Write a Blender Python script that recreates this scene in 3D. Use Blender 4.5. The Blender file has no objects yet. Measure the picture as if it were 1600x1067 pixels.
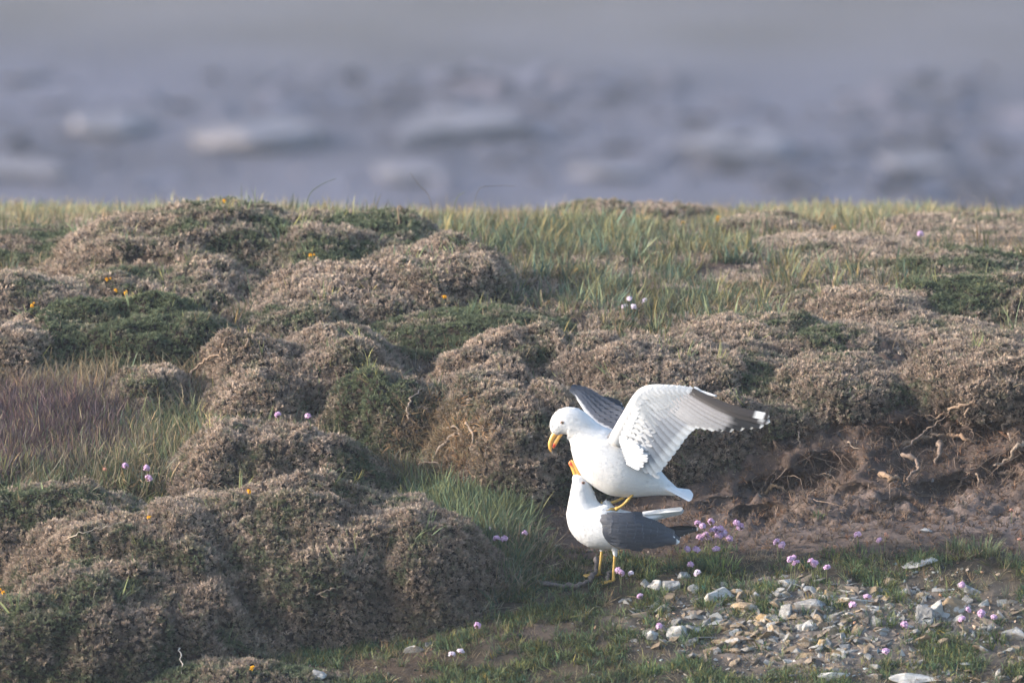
import bpy, bmesh, math, random
import numpy as np
from mathutils import Vector, Matrix
from mathutils.bvhtree import BVHTree

# ------------------------------------------------------------------ camera, sky, sun, exposure
S = bpy.context.scene
COL = S.collection
PITCH = math.radians(8.0); D = 50.0; ZC = 7.88; F = 500.0 / 36.0 * 1600.0
cam_d = bpy.data.cameras.new('camera'); cam = bpy.data.objects.new('camera', cam_d); COL.objects.link(cam)
cam.location = (0, -D, ZC); cam.rotation_euler = (math.pi / 2 - PITCH, 0, 0)
cam_d.lens = 500; cam_d.sensor_width = 36; cam_d.clip_start = 1; cam_d.clip_end = 3000
cam_d.dof.use_dof = True; cam_d.dof.focus_distance = 51.3; cam_d.dof.aperture_fstop = 4.6
S.camera = cam
SUN_EL = math.radians(20); SUN_DIR = Vector((-1.0, -0.10, 0)).normalized()      # towards the sun, on the ground
w = bpy.data.worlds.new('World'); S.world = w; w.use_nodes = True
wn = w.node_tree.nodes; bg = wn['Background']
sky = wn.new('ShaderNodeTexSky'); sky.sky_type = 'NISHITA'; sky.sun_disc = False
sky.sun_elevation = SUN_EL; sky.sun_rotation = math.atan2(SUN_DIR.x, SUN_DIR.y); sky.air_density = 1.0; sky.dust_density = 2.0
w.node_tree.links.new(sky.outputs[0], bg.inputs[0]); bg.inputs[1].default_value = 0.15
sd = bpy.data.lights.new('sun', 'SUN'); sun = bpy.data.objects.new('sun', sd); COL.objects.link(sun)
sd.energy = 2.45; sd.angle = math.radians(1.2); sd.color = (1.0, 0.915, 0.835)
sdir = Vector((SUN_DIR.x * math.cos(SUN_EL), SUN_DIR.y * math.cos(SUN_EL), math.sin(SUN_EL)))
sun.rotation_euler = sdir.to_track_quat('Z', 'Y').to_euler()
S.view_settings.view_transform = 'Standard'; S.view_settings.look = 'None'
S.view_settings.exposure = 1.64; S.view_settings.gamma = 1.0; S.view_settings.use_curve_mapping = False

R = np.random.default_rng(7)
random.seed(7)

# ------------------------------------------------------------------ helpers
def ray_pt(px, py, Y):
    """world point seen at photo pixel (px, py) on the vertical plane y = Y"""
    v = (533.5 - np.asarray(py, float)) / F
    dy = math.cos(PITCH) + math.sin(PITCH) * v
    t = (np.asarray(Y, float) + D) / dy
    return t * (np.asarray(px, float) - 800) / F, ZC + t * (-math.sin(PITCH) + math.cos(PITCH) * v)
def P3(px, py, Y):
    x, z = ray_pt(px, py, Y); return Vector((float(x), float(Y), float(z)))
def to_px(x, y, z):
    dy = y + D; dz = z - ZC
    dep = dy * math.cos(PITCH) - dz * math.sin(PITCH); up = dy * math.sin(PITCH) + dz * math.cos(PITCH)
    return 800 + F * x / dep, 533.5 - F * up / dep

_perm = np.random.default_rng(3).permutation(256); _perm = np.concatenate([_perm, _perm])
_g = np.random.default_rng(4).normal(size=(256, 3)); _g /= np.linalg.norm(_g, axis=1)[:, None]
def noise3(p):
    p = np.asarray(p, float); i = np.floor(p).astype(int); f = p - i; u = f * f * f * (f * (f * 6 - 15) + 10); i &= 255
    out = 0
    for dx in (0, 1):
        for dy in (0, 1):
            for dz in (0, 1):
                h = _perm[_perm[_perm[(i[:, 0] + dx) & 255] + ((i[:, 1] + dy) & 255)] + ((i[:, 2] + dz) & 255)]
                d = (_g[h] * (f - np.array([dx, dy, dz]))).sum(1)
                out = out + d * (u[:, 0] if dx else 1 - u[:, 0]) * (u[:, 1] if dy else 1 - u[:, 1]) * (u[:, 2] if dz else 1 - u[:, 2])
    return out * 1.6
def fbm(p, s, o=3):
    p = np.asarray(p, float) / s; r = 0; a = 1
    for k in range(o): r = r + a * noise3(p + 17.3 * k); p = p * 2.1; a *= .5
    return r

def mesh_np(name, V, Fc, mats=(), smooth=True, vcol=None):
    """V (n,3) array, Fc list/array of faces"""
    me = bpy.data.meshes.new(name); V = np.asarray(V, np.float32)
    if isinstance(Fc, np.ndarray):
        k = Fc.shape[1]; n = len(Fc)
        me.vertices.add(len(V)); me.vertices.foreach_set('co', V.ravel())
        me.loops.add(n * k); me.loops.foreach_set('vertex_index', Fc.astype(np.int32).ravel())
        me.polygons.add(n); me.polygons.foreach_set('loop_start', np.arange(0, n * k, k, dtype=np.int32))
        me.update(calc_edges=True)
    else:
        me.from_pydata(V.tolist(), [], [list(map(int, f)) for f in Fc])
    me.polygons.foreach_set('use_smooth', [smooth] * len(me.polygons))
    for m in mats: me.materials.append(m)
    if vcol is not None:
        c = np.ones((len(V), 4), np.float32); c[:, :3] = vcol
        me.color_attributes.new('col', 'FLOAT_COLOR', 'POINT').data.foreach_set('color', c.ravel())
    me.update()
    return me
def link(name, me, parent=None, **props):
    o = bpy.data.objects.new(name, me); COL.objects.link(o)
    if parent is not None: o.parent = parent
    for k, v in props.items():
        if v is not None: o[k] = v
    return o
def thing(name, label, cat, loc=(0, 0, 0), group=None):
    o = link(name, None, label=label, category=cat, group=group); o.location = loc; o.empty_display_size = .05
    return o
def tag(o, label, cat, group=None):
    o['label'] = label; o['category'] = cat
    if group: o['group'] = group
    return o
class MB:
    def __init__(s): s.V = []; s.F = []; s.C = []
    def add(s, V, Fc, C=None):
        b = len(s.V); s.V += [tuple(v) for v in V]; s.F += [tuple(i + b for i in f) for f in Fc]
        if C is None: C = (1, 1, 1)
        s.C += ([tuple(C)] * len(V) if np.ndim(C) == 1 else [tuple(c) for c in C])
    def tube(s, pts, rad, n=6, C=None, cap=True):
        pts = [Vector(p) for p in pts]; V = []; Fc = []
        up = Vector((0.3, -.8, .5)).normalized()
        for i, p in enumerate(pts):
            t = (pts[min(i + 1, len(pts) - 1)] - pts[max(i - 1, 0)]).normalized()
            a = t.cross(up); a = a.normalized() if a.length > 1e-6 else t.orthogonal().normalized(); b = t.cross(a); up = -b if False else up
            r = rad[i] if hasattr(rad, '__len__') else rad
            for k in range(n):
                q = 2 * math.pi * k / n; V.append(p + a * (r * math.cos(q)) + b * (r * math.sin(q)))
        for i in range(len(pts) - 1):
            for k in range(n): Fc.append((i * n + k, i * n + (k + 1) % n, (i + 1) * n + (k + 1) % n, (i + 1) * n + k))
        if cap: Fc.append(tuple(range(n))[::-1]); Fc.append(tuple((len(pts) - 1) * n + k for k in range(n)))
        s.add(V, Fc, C)
    def build(s, name, mat, parent=None, smooth=True, origin=None, **props):
        V = np.array(s.V, float)
        if origin is not None: V = V - np.array(origin)
        me = mesh_np(name, V, s.F, [mat] if mat else [], smooth, np.array(s.C))
        return link(name, me, parent, **props)
def catmull(pts, n):
    """pts (k,d) -> smooth (m,d)"""
    P = np.array(pts, float); P = np.vstack([2 * P[0] - P[1], P, 2 * P[-1] - P[-2]]); out = []
    for i in range(1, len(P) - 2):
        for j in range(n):
            t = j / n; a, b, c, d = P[i - 1:i + 3]
            out.append(.5 * ((2 * b) + (c - a) * t + (2 * a - 5 * b + 4 * c - d) * t * t + (3 * b - a - 3 * c + d) * t ** 3))
    out.append(P[-2]); return np.array(out)

# ------------------------------------------------------------------ materials
def nodes_of(name):
    m = bpy.data.materials.new(name); m.use_nodes = True; nt = m.node_tree; return m, nt, nt.nodes['Principled BSDF']
def mixmul(nt, a, b, fac=1.0, mode='MULTIPLY'):
    n = nt.nodes.new('ShaderNodeMix'); n.data_type = 'RGBA'; n.blend_type = mode; n.inputs[0].default_value = fac
    for k, s in ((6, a), (7, b)):
        if isinstance(s, bpy.types.NodeSocket): nt.links.new(s, n.inputs[k])
        else: n.inputs[k].default_value = (*s, 1)
    return n.outputs[2]
def noise_ramp(nt, scale, c0, c1, detail=5, lo=.35, hi=.65, vec=None, rough=.6):
    n = nt.nodes.new('ShaderNodeTexNoise'); n.inputs['Scale'].default_value = scale; n.inputs['Detail'].default_value = detail; n.inputs['Roughness'].default_value = rough
    if vec is not None: nt.links.new(vec, n.inputs['Vector'])
    r = nt.nodes.new('ShaderNodeValToRGB'); r.color_ramp.elements[0].position = lo; r.color_ramp.elements[1].position = hi
    r.color_ramp.elements[0].color = (*c0, 1); r.color_ramp.elements[1].color = (*c1, 1); nt.links.new(n.outputs[0], r.inputs[0])
    return r.outputs[0], n.outputs[0]
def bump(nt, b, h, strength=.5, dist=.01, prev=None):
    n = nt.nodes.new('ShaderNodeBump'); n.inputs['Strength'].default_value = strength; n.inputs['Distance'].default_value = dist
    nt.links.new(h, n.inputs['Height'])
    if prev is not None: nt.links.new(prev, n.inputs['Normal'])
    nt.links.new(n.outputs[0], b.inputs['Normal']); return n.outputs[0]
def attr_col(nt, name='col', kind='GEOMETRY'):
    n = nt.nodes.new('ShaderNodeAttribute'); n.attribute_name = name; n.attribute_type = kind; return n.outputs['Color']
def objcoord(nt):
    return nt.nodes.new('ShaderNodeTexCoord').outputs['Object']

def mat_vcol(name, rough=.85, nscale=60, ncontrast=.25, bumps=.3, bdist=.003, spec=.2, coat=0, sheen=0):
    m, nt, b = nodes_of(name)
    c0 = (1 - ncontrast,) * 3; c1 = (1 + ncontrast * .3,) * 3
    n, h = noise_ramp(nt, nscale, c0, c1, vec=objcoord(nt))
    nt.links.new(mixmul(nt, attr_col(nt), n), b.inputs['Base Color']); b.inputs['Roughness'].default_value = rough
    b.inputs['Specular IOR Level'].default_value = spec
    if sheen: b.inputs['Sheen Weight'].default_value = sheen; b.inputs['Sheen Roughness'].default_value = .6
    if bumps: bump(nt, b, h, bumps, bdist)
    return m
def mat_leaf(name, rough=.7, trans=.25, spec=.15):
    """instanced foliage: colour = vertex colour x the tint carried by each instance, partly translucent"""
    m, nt, b = nodes_of(name)
    c = mixmul(nt, attr_col(nt), attr_col(nt, 'tint', 'INSTANCER'))
    nt.links.new(c, b.inputs['Base Color']); b.inputs['Roughness'].default_value = rough; b.inputs['Specular IOR Level'].default_value = spec
    tr = nt.nodes.new('ShaderNodeBsdfTranslucent'); nt.links.new(c, tr.inputs[0])
    mx = nt.nodes.new('ShaderNodeMixShader'); mx.inputs[0].default_value = trans
    nt.links.new(b.outputs[0], mx.inputs[1]); nt.links.new(tr.outputs[0], mx.inputs[2])
    nt.links.new(mx.outputs[0], nt.nodes['Material Output'].inputs[0]); return m
M_leaf = mat_leaf('instanced_foliage')
def mat_leaf_own(name, trans=.25):
    m, nt, b = nodes_of(name); c = attr_col(nt)
    nt.links.new(c, b.inputs['Base Color']); b.inputs['Roughness'].default_value = .65; b.inputs['Specular IOR Level'].default_value = .2
    tr = nt.nodes.new('ShaderNodeBsdfTranslucent'); nt.links.new(c, tr.inputs[0])
    mx = nt.nodes.new('ShaderNodeMixShader'); mx.inputs[0].default_value = trans
    nt.links.new(b.outputs[0], mx.inputs[1]); nt.links.new(tr.outputs[0], mx.inputs[2])
    nt.links.new(mx.outputs[0], nt.nodes['Material Output'].inputs[0]); return m
M_plant = mat_leaf_own('plant_leaf'); M_petal = mat_leaf_own('petal', .35)
M_wood = mat_vcol('weathered_root', .9, 90, .45, .6, .002)
M_twigbody = mat_vcol('dense_twig_core', .95, 45, .55, .8, .01, spec=.05)

# ground: colour attribute x soil noise, crumbly relief
M_ground, nt, b = nodes_of('soil_and_turf')
oc = objcoord(nt)
n1, h1 = noise_ramp(nt, 9, (.62, .6, .58), (1.25, 1.22, 1.2), 8, .3, .7, oc, .7)
n2, h2 = noise_ramp(nt, 70, (.6, .6, .62), (1.25, 1.22, 1.18), 6, .3, .72, oc, .75)
nt.links.new(mixmul(nt, mixmul(nt, attr_col(nt), n1), n2), b.inputs['Base Color'])
b.inputs['Roughness'].default_value = .95; b.inputs['Specular IOR Level'].default_value = .1
bb = bump(nt, b, h1, .6, .02); bump(nt, b, h2, .7, .006, bb)

# rock: attribute tint, lichen blotches, layered grain
def mat_rock(name):
    m, nt, b = nodes_of(name); oc = objcoord(nt)
    mp = nt.nodes.new('ShaderNodeMapping'); mp.inputs['Scale'].default_value = (1, 1, 3.2); nt.links.new(oc, mp.inputs[0])
    g, h = noise_ramp(nt, 38, (.55, .53, .5), (1.18, 1.16, 1.14), 8, .3, .7, mp.outputs[0], .7)
    base = mixmul(nt, attr_col(nt), g)
    l, hl = noise_ramp(nt, 26, (0, 0, 0), (1, 1, 1), 6, .52, .6, oc, .7)
    mx = nt.nodes.new('ShaderNodeMix'); mx.data_type = 'RGBA'; nt.links.new(l, mx.inputs[0]); nt.links.new(base, mx.inputs[6])
    lich = mixmul(nt, base, (.5, .5, .49), .62, 'MIX'); nt.links.new(lich, mx.inputs[7])
    o, ho = noise_ramp(nt, 17, (0, 0, 0), (1, 1, 1), 5, .6, .68, mp.outputs[0])
    mo = nt.nodes.new('ShaderNodeMix'); mo.data_type = 'RGBA'; nt.links.new(o, mo.inputs[0]); nt.links.new(mx.outputs[2], mo.inputs[6]); mo.inputs[7].default_value = (.22, .14, .075, 1)
    nt.links.new(mo.outputs[2], b.inputs['Base Color']); b.inputs['Roughness'].default_value = .85; b.inputs['Specular IOR Level'].default_value = .25
    bump(nt, b, h, .9, .006); return m
M_rock = mat_rock('schist')

# ------------------------------------------------------------------ instancing of uncountable foliage
_src = {}
def source(key, meshes):
    obs = []
    for i, me in enumerate(meshes):
        obs.append(bpy.data.objects.new(key, me))          # not linked: only a shape for the nodes below
    _src[key] = obs
def scatter(name, key, pts, rot, scl, tint, parent=None, **props):
    n = len(pts)
    if n == 0: return None
    me = bpy.data.meshes.new(name); me.vertices.add(n); me.vertices.foreach_set('co', np.asarray(pts, np.float32).ravel())
    me.attributes.new('rot', 'FLOAT_VECTOR', 'POINT').data.foreach_set('vector', np.asarray(rot, np.float32).ravel())
    s3 = np.asarray(scl, np.float32)
    if s3.ndim == 1: s3 = np.stack([s3] * 3, 1)
    me.attributes.new('scl', 'FLOAT_VECTOR', 'POINT').data.foreach_set('vector', s3.ravel())
    c = np.ones((n, 4), np.float32); c[:, :3] = tint
    me.attributes.new('tint', 'FLOAT_COLOR', 'POINT').data.foreach_set('color', c.ravel())
    me.attributes.new('variant', 'INT', 'POINT').data.foreach_set('value', R.integers(0, len(_src[key]), n).astype(np.int32))
    me.materials.append(M_leaf)
    o = link(name, me, parent, **props)
    gk = 'scatter_' + key
    ng = bpy.data.node_groups.get(gk)
    if ng is None:
        ng = bpy.data.node_groups.new(gk, 'GeometryNodeTree')
        ng.interface.new_socket('Geometry', in_out='INPUT', socket_type='NodeSocketGeometry')
        ng.interface.new_socket('Geometry', in_out='OUTPUT', socket_type='NodeSocketGeometry')
        N = ng.nodes; L = ng.links; gi = N.new('NodeGroupInput'); go = N.new('NodeGroupOutput')
        j = N.new('GeometryNodeJoinGeometry')
        for so in _src[key]:
            oi = N.new('GeometryNodeObjectInfo'); oi.inputs['Object'].default_value = so; oi.inputs['As Instance'].default_value = True
            L.new(oi.outputs['Geometry'], j.inputs[0])
        ip = N.new('GeometryNodeInstanceOnPoints'); ip.inputs['Pick Instance'].default_value = True
        def na(nm, dt):
            a = N.new('GeometryNodeInputNamedAttribute'); a.data_type = dt; a.inputs[0].default_value = nm; return a.outputs[0]
        L.new(gi.outputs[0], ip.inputs['Points']); L.new(j.outputs[0], ip.inputs['Instance'])
        L.new(na('variant', 'INT'), ip.inputs['Instance Index'])
        e = N.new('FunctionNodeEulerToRotation'); L.new(na('rot', 'FLOAT_VECTOR'), e.inputs[0]); L.new(e.outputs[0], ip.inputs['Rotation'])
        L.new(na('scl', 'FLOAT_VECTOR'), ip.inputs['Scale']); L.new(ip.outputs[0], go.inputs[0])
    md = o.modifiers.new('scatter', 'NODES'); md.node_group = ng
    return o
def rot_from_normals(nrm, jitter=.3, up=0.0):
    """XYZ eulers that turn +Z to the (jittered) normals with a random spin"""
    n = np.asarray(nrm, float) + R.normal(0, jitter, (len(nrm), 3)); n[:, 2] += up
    n /= np.linalg.norm(n, axis=1)[:, None]
    spin = R.uniform(0, 2 * math.pi, len(n))
    # Rz(psi) Ry(theta): z -> n ; spin first about z: R = Rz(psi) Ry(theta) Rz(spin) -> to XYZ euler
    th = np.arccos(np.clip(n[:, 2], -1, 1)); ps = np.arctan2(n[:, 1], n[:, 0])
    ct, st, cp, sp, cs, ss = np.cos(th), np.sin(th), np.cos(ps), np.sin(ps), np.cos(spin), np.sin(spin)
    r00 = cp * ct * cs - sp * ss; r10 = sp * ct * cs + cp * ss; r20 = -st * cs; r21 = st * ss; r22 = ct
    return np.stack([np.arctan2(r21, r22), -np.arcsin(np.clip(r20, -1, 1)), np.arctan2(r10, r00)], 1)

def sprig_mesh(seed, n=16, L=.0165, wid=.0014, spread=1.25, c0=(.55, .53, .5), c1=(1.22, 1.2, 1.17)):
    """a spiny dwarf-gorse shoot: stub with thorns standing out all round"""
    r = np.random.default_rng(seed); mb = MB()
    for k in range(n):
        a = r.uniform(0, 2 * math.pi); t = r.uniform(0, 1) ** .8 * spread; l = L * r.uniform(.5, 1.1) * (1.1 - .3 * t)
        d = np.array([math.sin(t) * math.cos(a), math.sin(t) * math.sin(a), math.cos(t)])
        s = np.cross(d, r.normal(size=3)); s /= np.linalg.norm(s)
        b0 = d * l * .05 + np.array([0, 0, r.uniform(-.3, .25) * L]); wv = s * wid * r.uniform(.7, 1.4)
        m = b0 + d * l * .5 + r.normal(0, .0008, 3)
        mb.add([b0 - wv * .7, b0 + wv * .7, m + wv, b0 + d * l, m - wv], [(0, 1, 2, 4), (4, 2, 3)], [c0, c0, np.add(c0, c1) / 2, c1, np.add(c0, c1) / 2])
    return mesh_np('gorse_shoot', mb.V, mb.F, [M_leaf], False, np.array(mb.C))
source('sprig', [sprig_mesh(10 + i) for i in range(6)])
source('twiggy', [sprig_mesh(30 + i, 11, .034, .0012, 1.35, (.5, .48, .46), (1.2, 1.15, 1.1)) for i in range(5)])
def blade(mb, r, base, L, W, az, lean, curl, c0, c1, seg=4):
    d = np.array([math.cos(az), math.sin(az), 0]); s = np.array([-math.sin(az), math.cos(az), 0]) ; V = []; C = []; Fc = []
    p = np.array(base, float); ang = lean
    for k in range(seg + 1):
        t = k / seg; w = W * (1 - t ** 2.2) * (.75 + .5 * min(t * 3, 1)) * .5
        V += [p - s * w, p + s * w]; c = np.array(c0) * (1 - t) + np.array(c1) * t; C += [c, c]
        p = p + (np.array([0, 0, math.cos(ang)]) + d * math.sin(ang)) * L / seg; ang += curl / seg
    for k in range(seg): Fc.append((2 * k, 2 * k + 1, 2 * k + 3, 2 * k + 2))
    mb.add(V, Fc, C)
def tuft_mesh(seed, n, L, W, spread, rad, c0, c1, dry=0.0, seg=4, mat=None, lean=.35, curlmax=1.1, dryc=(1.75, 1.45, 1.15)):
    r = np.random.default_rng(seed); mb = MB()
    for k in range(n):
        a = r.uniform(0, 2 * math.pi); q = rad * math.sqrt(r.uniform()); l = L * r.uniform(.45, 1.15)
        k0, k1 = np.array(c0), np.array(c1)
        if r.uniform() < dry: k0 = k0 * dryc; k1 = k1 * dryc
        v = r.uniform(.75, 1.25)
        blade(mb, r, (q * math.cos(a), q * math.sin(a), -.01), l, W * r.uniform(.6, 1.25), a + r.normal(0, .6), abs(r.normal(0, lean)), r.uniform(0, curlmax) * spread, k0 * v, k1 * v, seg)
    return mesh_np('grass_tuft', mb.V, mb.F, [mat or M_leaf], True, np.array(mb.C))
G0, G1 = (.055, .072, .042), (.158, .19, .108)
source('long', [tuft_mesh(50 + i, 9, .13, .0045, 1, .02, G0, G1, .25) for i in range(6)])
source('turf', [tuft_mesh(70 + i, 15, .035, .0028, 1.2, .018, (.05, .07, .03), (.12, .15, .06), .3, 3, lean=.6) for i in range(5)])
source('straw', [tuft_mesh(90 + i, 12, .11, .0028, 1.5, .025, (.16, .13, .09), (.34, .29, .2), 0, 4, lean=.55, curlmax=1.8) for i in range(5)])
source('fine', [tuft_mesh(110 + i, 14, .08, .0018, 1.2, .02, (.055, .042, .042), (.24, .20, .19), 0, 3, lean=.35) for i in range(4)])
def pebble_mesh(seed, flat=.45, n=9):
    r = np.random.default_rng(seed); bm = bmesh.new()
    for k in range(n):
        v = r.normal(size=3); v /= np.linalg.norm(v); bm.verts.new(v * (.5, .42, .5 * flat) * r.uniform(.8, 1.1))
    bmesh.ops.convex_hull(bm, input=bm.verts); me = bpy.data.meshes.new('crumb'); bm.to_mesh(me); bm.free()
    c = np.ones((len(me.vertices), 4), np.float32); me.color_attributes.new('col', 'FLOAT_COLOR', 'POINT').data.foreach_set('color', c.ravel())
    me.materials.append(M_leaf); return me
source('crumb', [pebble_mesh(130 + i) for i in range(6)])

# ------------------------------------------------------------------ ground sheet
PXS = [-400, 0, 200, 400, 600, 800, 1000, 1200, 1400, 1600, 2000]
ROWS = [
 (-1.6, [1240] * 11), (-0.8, [1095, 1090, 1090, 1085, 1078, 1070, 1067, 1070, 1070, 1075, 1075]),
 (-0.3, [1015, 1010, 1010, 1010, 1004, 965, 965, 960, 955, 960, 960]), (0.0, [960, 960, 960, 950, 950, 920, 907, 898, 890, 897, 900]),
 (0.35, [880, 880, 870, 870, 880, 855, 850, 840, 830, 838, 840]), (0.7, [800, 800, 790, 780, 800, 806, 818, 808, 795, 780, 780]),
 (0.9, [760, 760, 750, 750, 780, 790, 785, 765, 738, 715, 710]), (1.15, [730, 730, 720, 710, 730, 760, 715, 680, 655, 635, 635]),
 (1.35, [705, 705, 700, 690, 700, 725, 660, 630, 608, 598, 598]), (1.6, [680, 680, 665, 660, 670, 680, 615, 600, 590, 588, 588]), 
 (2.0, [620, 620, 610, 600, 600, 600, 560, 555, 552, 552, 552]),
 (2.6, [550, 550, 545, 530, 520, 520, 508, 505, 505, 508, 508]), (3.4, [470, 470, 470, 460, 450, 462, 462, 460, 455, 462, 462]),
 (4.5, [400, 400, 395, 380, 385, 402, 405, 405, 395, 395, 395]), (6, [362, 362, 350, 345, 352, 358, 362, 365, 358, 362, 362]),
 (8, [346, 346, 344, 346, 348, 352, 352, 350, 350, 352, 352]), (10, [336, 337, 342, 354, 356, 350, 342, 340, 342, 340, 338]), (10.6, [353] * 11)]
gx = np.arange(-400, 2001, 20.0); gy = np.arange(-1.6, 10.6, .05)
T = np.array([np.interp(gx, PXS, r[1]) for r in ROWS]); T = np.array([np.interp(gy, [r[0] for r in ROWS], T[:, i]) for i in range(len(gx))]).T
def blur(A, s, ax):
    k = np.exp(-.5 * (np.arange(-3 * int(s + 1), 3 * int(s + 1) + 1) / s) ** 2); k /= k.sum(); h = len(k) // 2
    A = np.moveaxis(A, ax, 0); B = np.concatenate([np.repeat(A[:1], h, 0) + (np.arange(-h, 0) [:, None] * (A[1] - A[0])), A, np.repeat(A[-1:], h, 0) + (np.arange(1, h + 1)[:, None] * (A[-1] - A[-2]))])
    return np.moveaxis(sum(k[i] * B[i:i + len(A)] for i in range(len(k))), 0, ax)
T = blur(blur(T, 2.0, 0), 2.5, 1)
FARP = [(-70, 8), (-56, 6.3), (-48, 5.9), (-40, 2.2), (-25, -1.8), (-10, -2.2), (-3.2, -1.25)]
FARQ = [(12, -1.0), (20, -4.2), (40, -10), (100, -21), (160, -26), (190, -23.65), (210, -22.45), (240, -20.6), (300, -16), (450, -8), (700, 0), (1200, 4)]
def gz(x, y):
    x = np.asarray(x, float); y = np.asarray(y, float)
    yc = np.clip(y, -1.6, 10.5); px = 800 + F * x * math.cos(PITCH) / (y + D + 1e-3)
    px = np.where(y < -30, 800, px)
    i = np.clip((px + 400) / 20, 0, len(gx) - 1.001); j = np.clip((yc + 1.6) / .05, 0, len(gy) - 1.001)
    i0 = i.astype(int); j0 = j.astype(int); fi = i - i0; fj = j - j0
    py = (T[j0, i0] * (1 - fi) + T[j0, i0 + 1] * fi) * (1 - fj) + (T[j0 + 1, i0] * (1 - fi) + T[j0 + 1, i0 + 1] * fi) * fj
    z = ray_pt(px, py, yc)[1]
    lo = np.interp(y, [p[0] for p in FARP] + [-1.6], [p[1] for p in FARP] + [0]); 
    z = np.where(y < -1.6, np.where(y < -3.2, np.interp(y, [p[0] for p in FARP], [p[1] for p in FARP]), 0) * (y < -3.2) + (y >= -3.2) * (z + (y + 1.6) / -1.6 * (-1.25 - z)), z)
    z = np.where(y > 10.5, np.where(y > 12, np.interp(y, [p[0] for p in FARQ], [p[1] for p in FARQ]), z + (y - 10.5) / 1.5 * (-1.0 - z)), z)
    return z
DENTS = [(1400, 690, .07), (1300, 735, .07), (1530, 700, .07), (1350, 810, .05), (1130, 790, .05), (1480, 650, .07), (1235, 768, .10), (1262, 782, .07), (1205, 806, .07), (1178, 812, .06), (1452, 722, .10), (1472, 690, .09), (1512, 762, .10), (1545, 775, .07), (1490, 775, .07), (1440, 700, .06), (1580, 745, .08), (1330, 775, .05), (1410, 790, .05), (1175, 770, .04), (1560, 690, .06)]
def build_ground():
    def axis(a, b, st, far, g=1.16):
        c = list(np.arange(a, b, st)); s = st * 2; v = a - s; pre = []
        while v > -far: pre.append(v); s *= g; v -= s
        post = []; s = st * 2; v = b
        while v < far: post.append(v); s *= g; v += s
        return np.array(pre[::-1] + c + post)
    xs = axis(-2.35, 2.35, .0155, 600)
    ys = np.concatenate([-3 - np.cumsum(.25 * 1.2 ** np.arange(19))[::-1], np.arange(-3, -1.1, .06), np.arange(-1.1, 2.2, .0135), np.arange(2.2, 5, .03), np.arange(5, 11, .07), 11 + np.cumsum(.12 * 1.13 ** np.arange(30)), np.arange(65, 250, 2.5), np.arange(255, 1200, 25)])
    ys = np.unique(np.round(ys, 4)); ys = ys[(ys > -75)]
    X, Y = np.meshgrid(xs, ys); x = X.ravel(); y = Y.ravel(); z = gz(x, y)
    far = np.clip((y - 14) / 60, 0, 1) + np.clip((-y - 6) / 20, 0, 1)
    p0 = np.stack([x, y, z], 1)
    z = z + far * 1.1 * fbm(p0 * [1, 1, 0], 23, 3) * (y > 0) * np.where((y > 150), .22, 1) + .02 * fbm(p0 * [1, 1, 0] + 5, .5, 3) * (1 - np.clip(far, 0, 1))
    P = np.stack([x, y, z], 1); Z = z.reshape(X.shape)
    zy, zx = np.gradient(Z, ys, xs); N = np.stack([-zx.ravel(), -zy.ravel(), np.ones(len(z))], 1); N /= np.linalg.norm(N, axis=1)[:, None]
    near = (np.abs(x) < 2.6) & (y > -1.4) & (y < 5)
    steep = np.clip((1 - N[:, 2]) * 3.2, 0, 1) * near
    px, py = to_px(x, y, z)
    bank = np.clip((px - 1060) / 120, 0, 1) * (y > .5) * (y < 2.2) * near
    d = np.zeros(len(x)); idx = np.where(near)[0]; q = P[idx]
    d[idx] = .007 * fbm(q, .06, 4) + .004 * fbm(q + 9, .018, 2)
    rid = 1 - np.abs(fbm(q * [1, 1, 1.6], .13, 4)) * 1.6
    d[idx] += bank[idx] * (.03 * rid - .01 + .03 * fbm(q + 40, .3, 2) + .016 * fbm(q * [1.6, 1, 1] + 60, .05, 4)); 
    P = P + N * d[:, None]
    for (a, c, r) in DENTS:                                          # undercuts worn into the bank
        hit = np.argmin(np.where(near & (y > -.2) & (y < 2.2), np.hypot(px - a, py - c), 1e9)); ctr = P[hit]
        dd = np.linalg.norm((P - ctr) * [.75, 1, 1.7], axis=1); wgt = np.clip(1 - dd / (r * 1.6), 0, 1) ** .6 * near
        P[:, 1] += wgt * r * 1.7; P[:, 2] -= wgt * r * .1
    nx = len(xs); ny = len(ys); I = (np.arange(ny - 1)[:, None] * nx + np.arange(nx - 1)).ravel()
    Fc = np.stack([I, I + 1, I + nx + 1, I + nx], 1)
    # colours of the soil, turf and far shore
    c = np.tile(np.array([.085, .066, .05]), (len(x), 1)); q = P * [1, 1, 1]
    n = fbm(q * [1, 1, 1], .22, 4)
    dirt = np.array([.088, .067, .057]); turf = np.array([.062, .054, .040]); stony = np.array([.19, .165, .145])
    def m(w, col): c[:] = c * (1 - w[:, None]) + np.array(col) * w[:, None]
    m((near & (y < .5)) * .8, turf)
    reg = np.exp(-(((px - 1330) / 330) ** 2 + ((py - 985) / 75) ** 2) ** 2); m(np.clip(reg + .4 * n * (reg > .1), 0, 1) * near, stony)
    m(np.clip(bank * 1.3, 0, 1), dirt)
    sh = ((y > .22 + .15 * n) & (px > 800) & near) * 1.0; m(sh * np.clip((px - 800) / 60, 0, 1), dirt * 1.05)
    pale = np.clip((px - 1050) / 200, 0, 1) * np.exp(-((py - 815) / 34) ** 2) * near; m(np.clip(pale * (.75 + n), 0, 1), (.18, .145, .13))
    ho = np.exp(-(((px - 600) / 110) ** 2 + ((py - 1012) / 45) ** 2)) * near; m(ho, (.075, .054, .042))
    ho = np.exp(-(((px - 820) / 60) ** 2 + ((py - 985) / 25) ** 2)) * near * .8; m(ho, (.10, .08, .07))
    fy = np.clip((y - 100) / 50, 0, 1)                               # the stony shore beyond
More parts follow.
